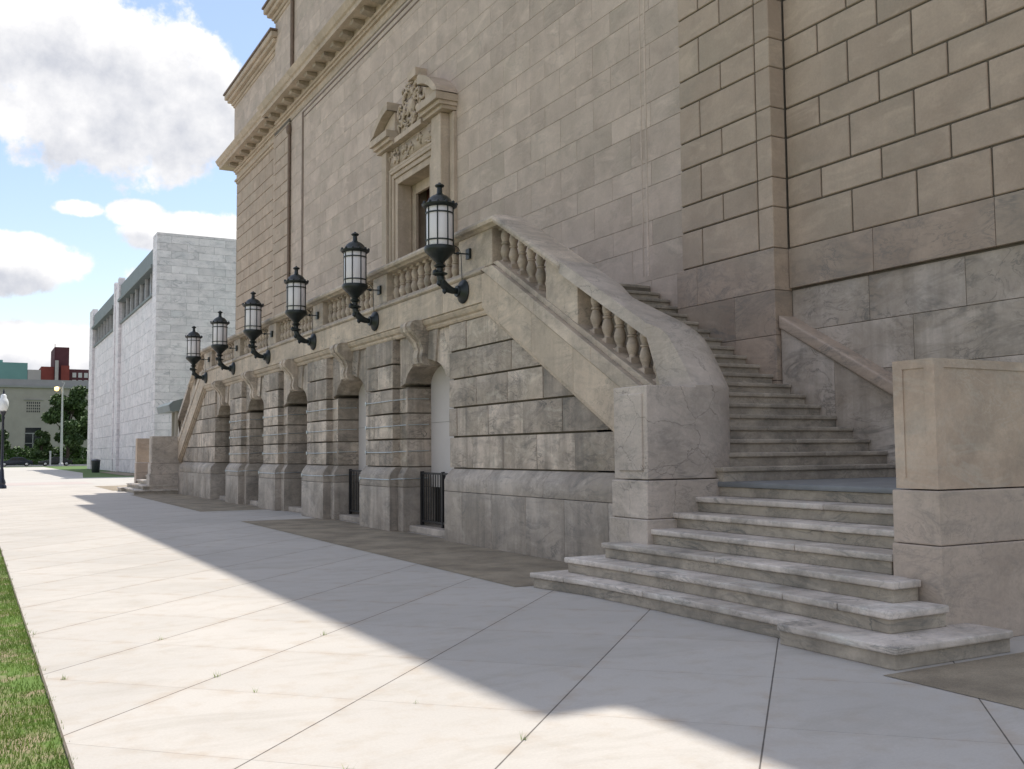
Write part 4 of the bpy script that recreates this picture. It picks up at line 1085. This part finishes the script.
def car(x, y, L, label, paint):
    c = empty('parked_car', (x, y, 0), label, 'car', 'dark cars parked along the street')
    body = [(-.5, .28), (-.5, .62), (-.47, .74), (-.30, .86), (-.22, .90), (-.10, 1.38), (-.04, 1.44), (.17, 1.44), (.24, 1.38), (.36, .95), (.47, .88), (.5, .7), (.5, .28)]
    bm = bmesh.new(); prism(bm, [(x + a * L, z) for a, z in body], 'y', y - .85, y + .85); bev(bm, .05, 2, 20); out('body', bm, paint, c, auto=40)
    bm = bmesh.new()
    for s in (-1, 1):
        prism(bm, [(x + a * L, z) for a, z in [(-.19, .93), (-.09, 1.34), (.03, 1.36), (.03, .93)]], 'y', y + s * .86 - .005, y + s * .86 + .005)
        prism(bm, [(x + a * L, z) for a, z in [(.045, .93), (.045, 1.36), (.17, 1.36), (.23, 1.3), (.32, .95)]], 'y', y + s * .86 - .005, y + s * .86 + .005)
    fixn(bm); out('window', bm, M['winglass'], c)
    for a in (-.31, .32):
        for s in (-1, 1):
            bm = bmesh.new(); lathe(bm, [(.30, -.1), (.33, -.08), (.33, .08), (.30, .1)], 0, 0, 0, 18, 'x')
            bmesh.ops.rotate(bm, verts=bm.verts, cent=(0, 0, 0), matrix=Matrix.Rotation(pi / 2, 3, 'Z')); bmesh.ops.translate(bm, verts=bm.verts, vec=(x + a * L, y + s * .78, .33))
            fixn(bm); w_ = out('wheel', bm, M['tyre'], c)
            bm = bmesh.new(); lathe(bm, [(.20, -.1), (.18, -.11), (.05, -.12)], 0, 0, 0, 14, 'x'); bmesh.ops.rotate(bm, verts=bm.verts, cent=(0, 0, 0), matrix=Matrix.Rotation((pi / 2) * 1, 3, 'Z')); bmesh.ops.translate(bm, verts=bm.verts, vec=(x + a * L, y + s * .78 if s < 0 else y + .98, .33)); fixn(bm); out('rim', bm, M['chrome'], w_)
    for s in (-1, 1):
        bm = bmesh.new(); box(bm, x - .505 * L, x - .49 * L, y + s * .6 - .18, y + s * .6 + .18, .62, .74); fixn(bm); out('headlight', bm, M['chrome'], c)
        bm = bmesh.new(); box(bm, x + .49 * L, x + .505 * L, y + s * .6 - .18, y + s * .6 + .18, .66, .82); fixn(bm); out('tail_light', bm, M['brick'], c)
car(6.2, 173, 4.9, 'dark blue saloon car parked behind the dark post lamp at far left', M['carp'])
car(11.9, 173, 4.8, 'black saloon car parked behind the tall pale street lamp', M['carg'])

# tall pale street lamp, lit
sl_ = empty('street_lamp', (12.35, 168, 0), 'tall pale street lamp with a lit amber head, in front of the large tree', 'street lamp')
bm = bmesh.new(); tube(bm, [(12.35, 168, 0), (12.33, 168, 12.2)], [.2, .11], 10); lathe(bm, [(.34, 0), (.34, .4), (.2, .5)], 12.35, 168, 0, 10); fixn(bm); out('pole', bm, M['greyp'], sl_)
bm = bmesh.new(); tube(bm, [(12.33, 168, 11.0), (12.2, 168, 11.8), (11.9, 168, 12.2), (11.55, 168, 12.25)], .06, 6); tube(bm, [(12.33, 168, 12.1), (12.6, 168, 12.9), (12.2, 168, 13.0)], .05, 6); fixn(bm); out('arm', bm, M['greyp'], sl_)
bm = bmesh.new(); lathe(bm, [(.1, -.42), (.3, -.3), (.36, -.05), (.3, .15), (.1, .22)], 11.5, 168, 12.0, 12); fixn(bm); out('lamp_head', bm, M['litlamp'], sl_, smooth=True)
# dark post lamp at the left edge
pl = empty('post_lamp', (1.40, 55.5, 0), 'dark ornamental post lamp with a white acorn globe at the left edge', 'street lamp')
bm = bmesh.new(); lathe(bm, [(.24, 0), (.24, .12), (.18, .2), (.2, .3), (.13, .5), (.1, .9), (.075, 1.0), (.06, 3.4), (.09, 3.5), (.06, 3.6), (.13, 3.75), (.16, 3.82)], 1.40, 55.5, 0, 14); fixn(bm); out('post', bm, M['carp'], pl, auto=45)
bm = bmesh.new(); lathe(bm, [(.12, 3.82), (.19, 3.95), (.24, 4.12), (.235, 4.3), (.19, 4.42), (.14, 4.5), (.13, 4.62), (.06, 4.7)], 1.40, 55.5, 0, 18); fixn(bm); out('globe', bm, M['globe'], pl, smooth=True)
bm = bmesh.new(); lathe(bm, [(.07, 4.69), (.04, 4.78), (.05, 4.82), (.01, 4.95)], 1.40, 55.5, 0, 10); fixn(bm); out('finial', bm, M['carp'], pl)
# litter bin
lb = empty('litter_bin', (10.35, 100.5, 0), 'dark litter bin on the grass corner beside the white building', 'litter bin')
bm = bmesh.new(); lathe(bm, [(.32, 0), (.34, .05), (.40, 1.05)], 10.35, 100.5, 0, 14); fixn(bm); out('bin_body', bm, M['bin'], lb, auto=40)
bm = bmesh.new(); lathe(bm, [(.43, 1.05), (.43, 1.15), (.3, 1.22), (.1, 1.25)], 10.35, 100.5, 0, 14); fixn(bm); out('bin_lid', bm, M['carp'], lb, auto=40)
# small white post by the cars
bm = bmesh.new(); tube(bm, [(11.0, 171, 0), (11.0, 171, 2.3)], .12, 8); box(bm, 10.85, 11.15, 170.9, 171.1, 2.0, 2.35); fixn(bm)
tag(out('marker_post', bm, M['greyp']), 'short white post between the two parked cars', 'post')
# planting bed at the foot of the white building
bm = bmesh.new(); bm.faces.new([bm.verts.new(p) for p in ((10.6, 82, .01), (12.49, 82, .01), (12.49, 104, .01), (10.9, 104, .01))]); tag(out('gravel_bed', bm, M['aggr']), kind='structure')
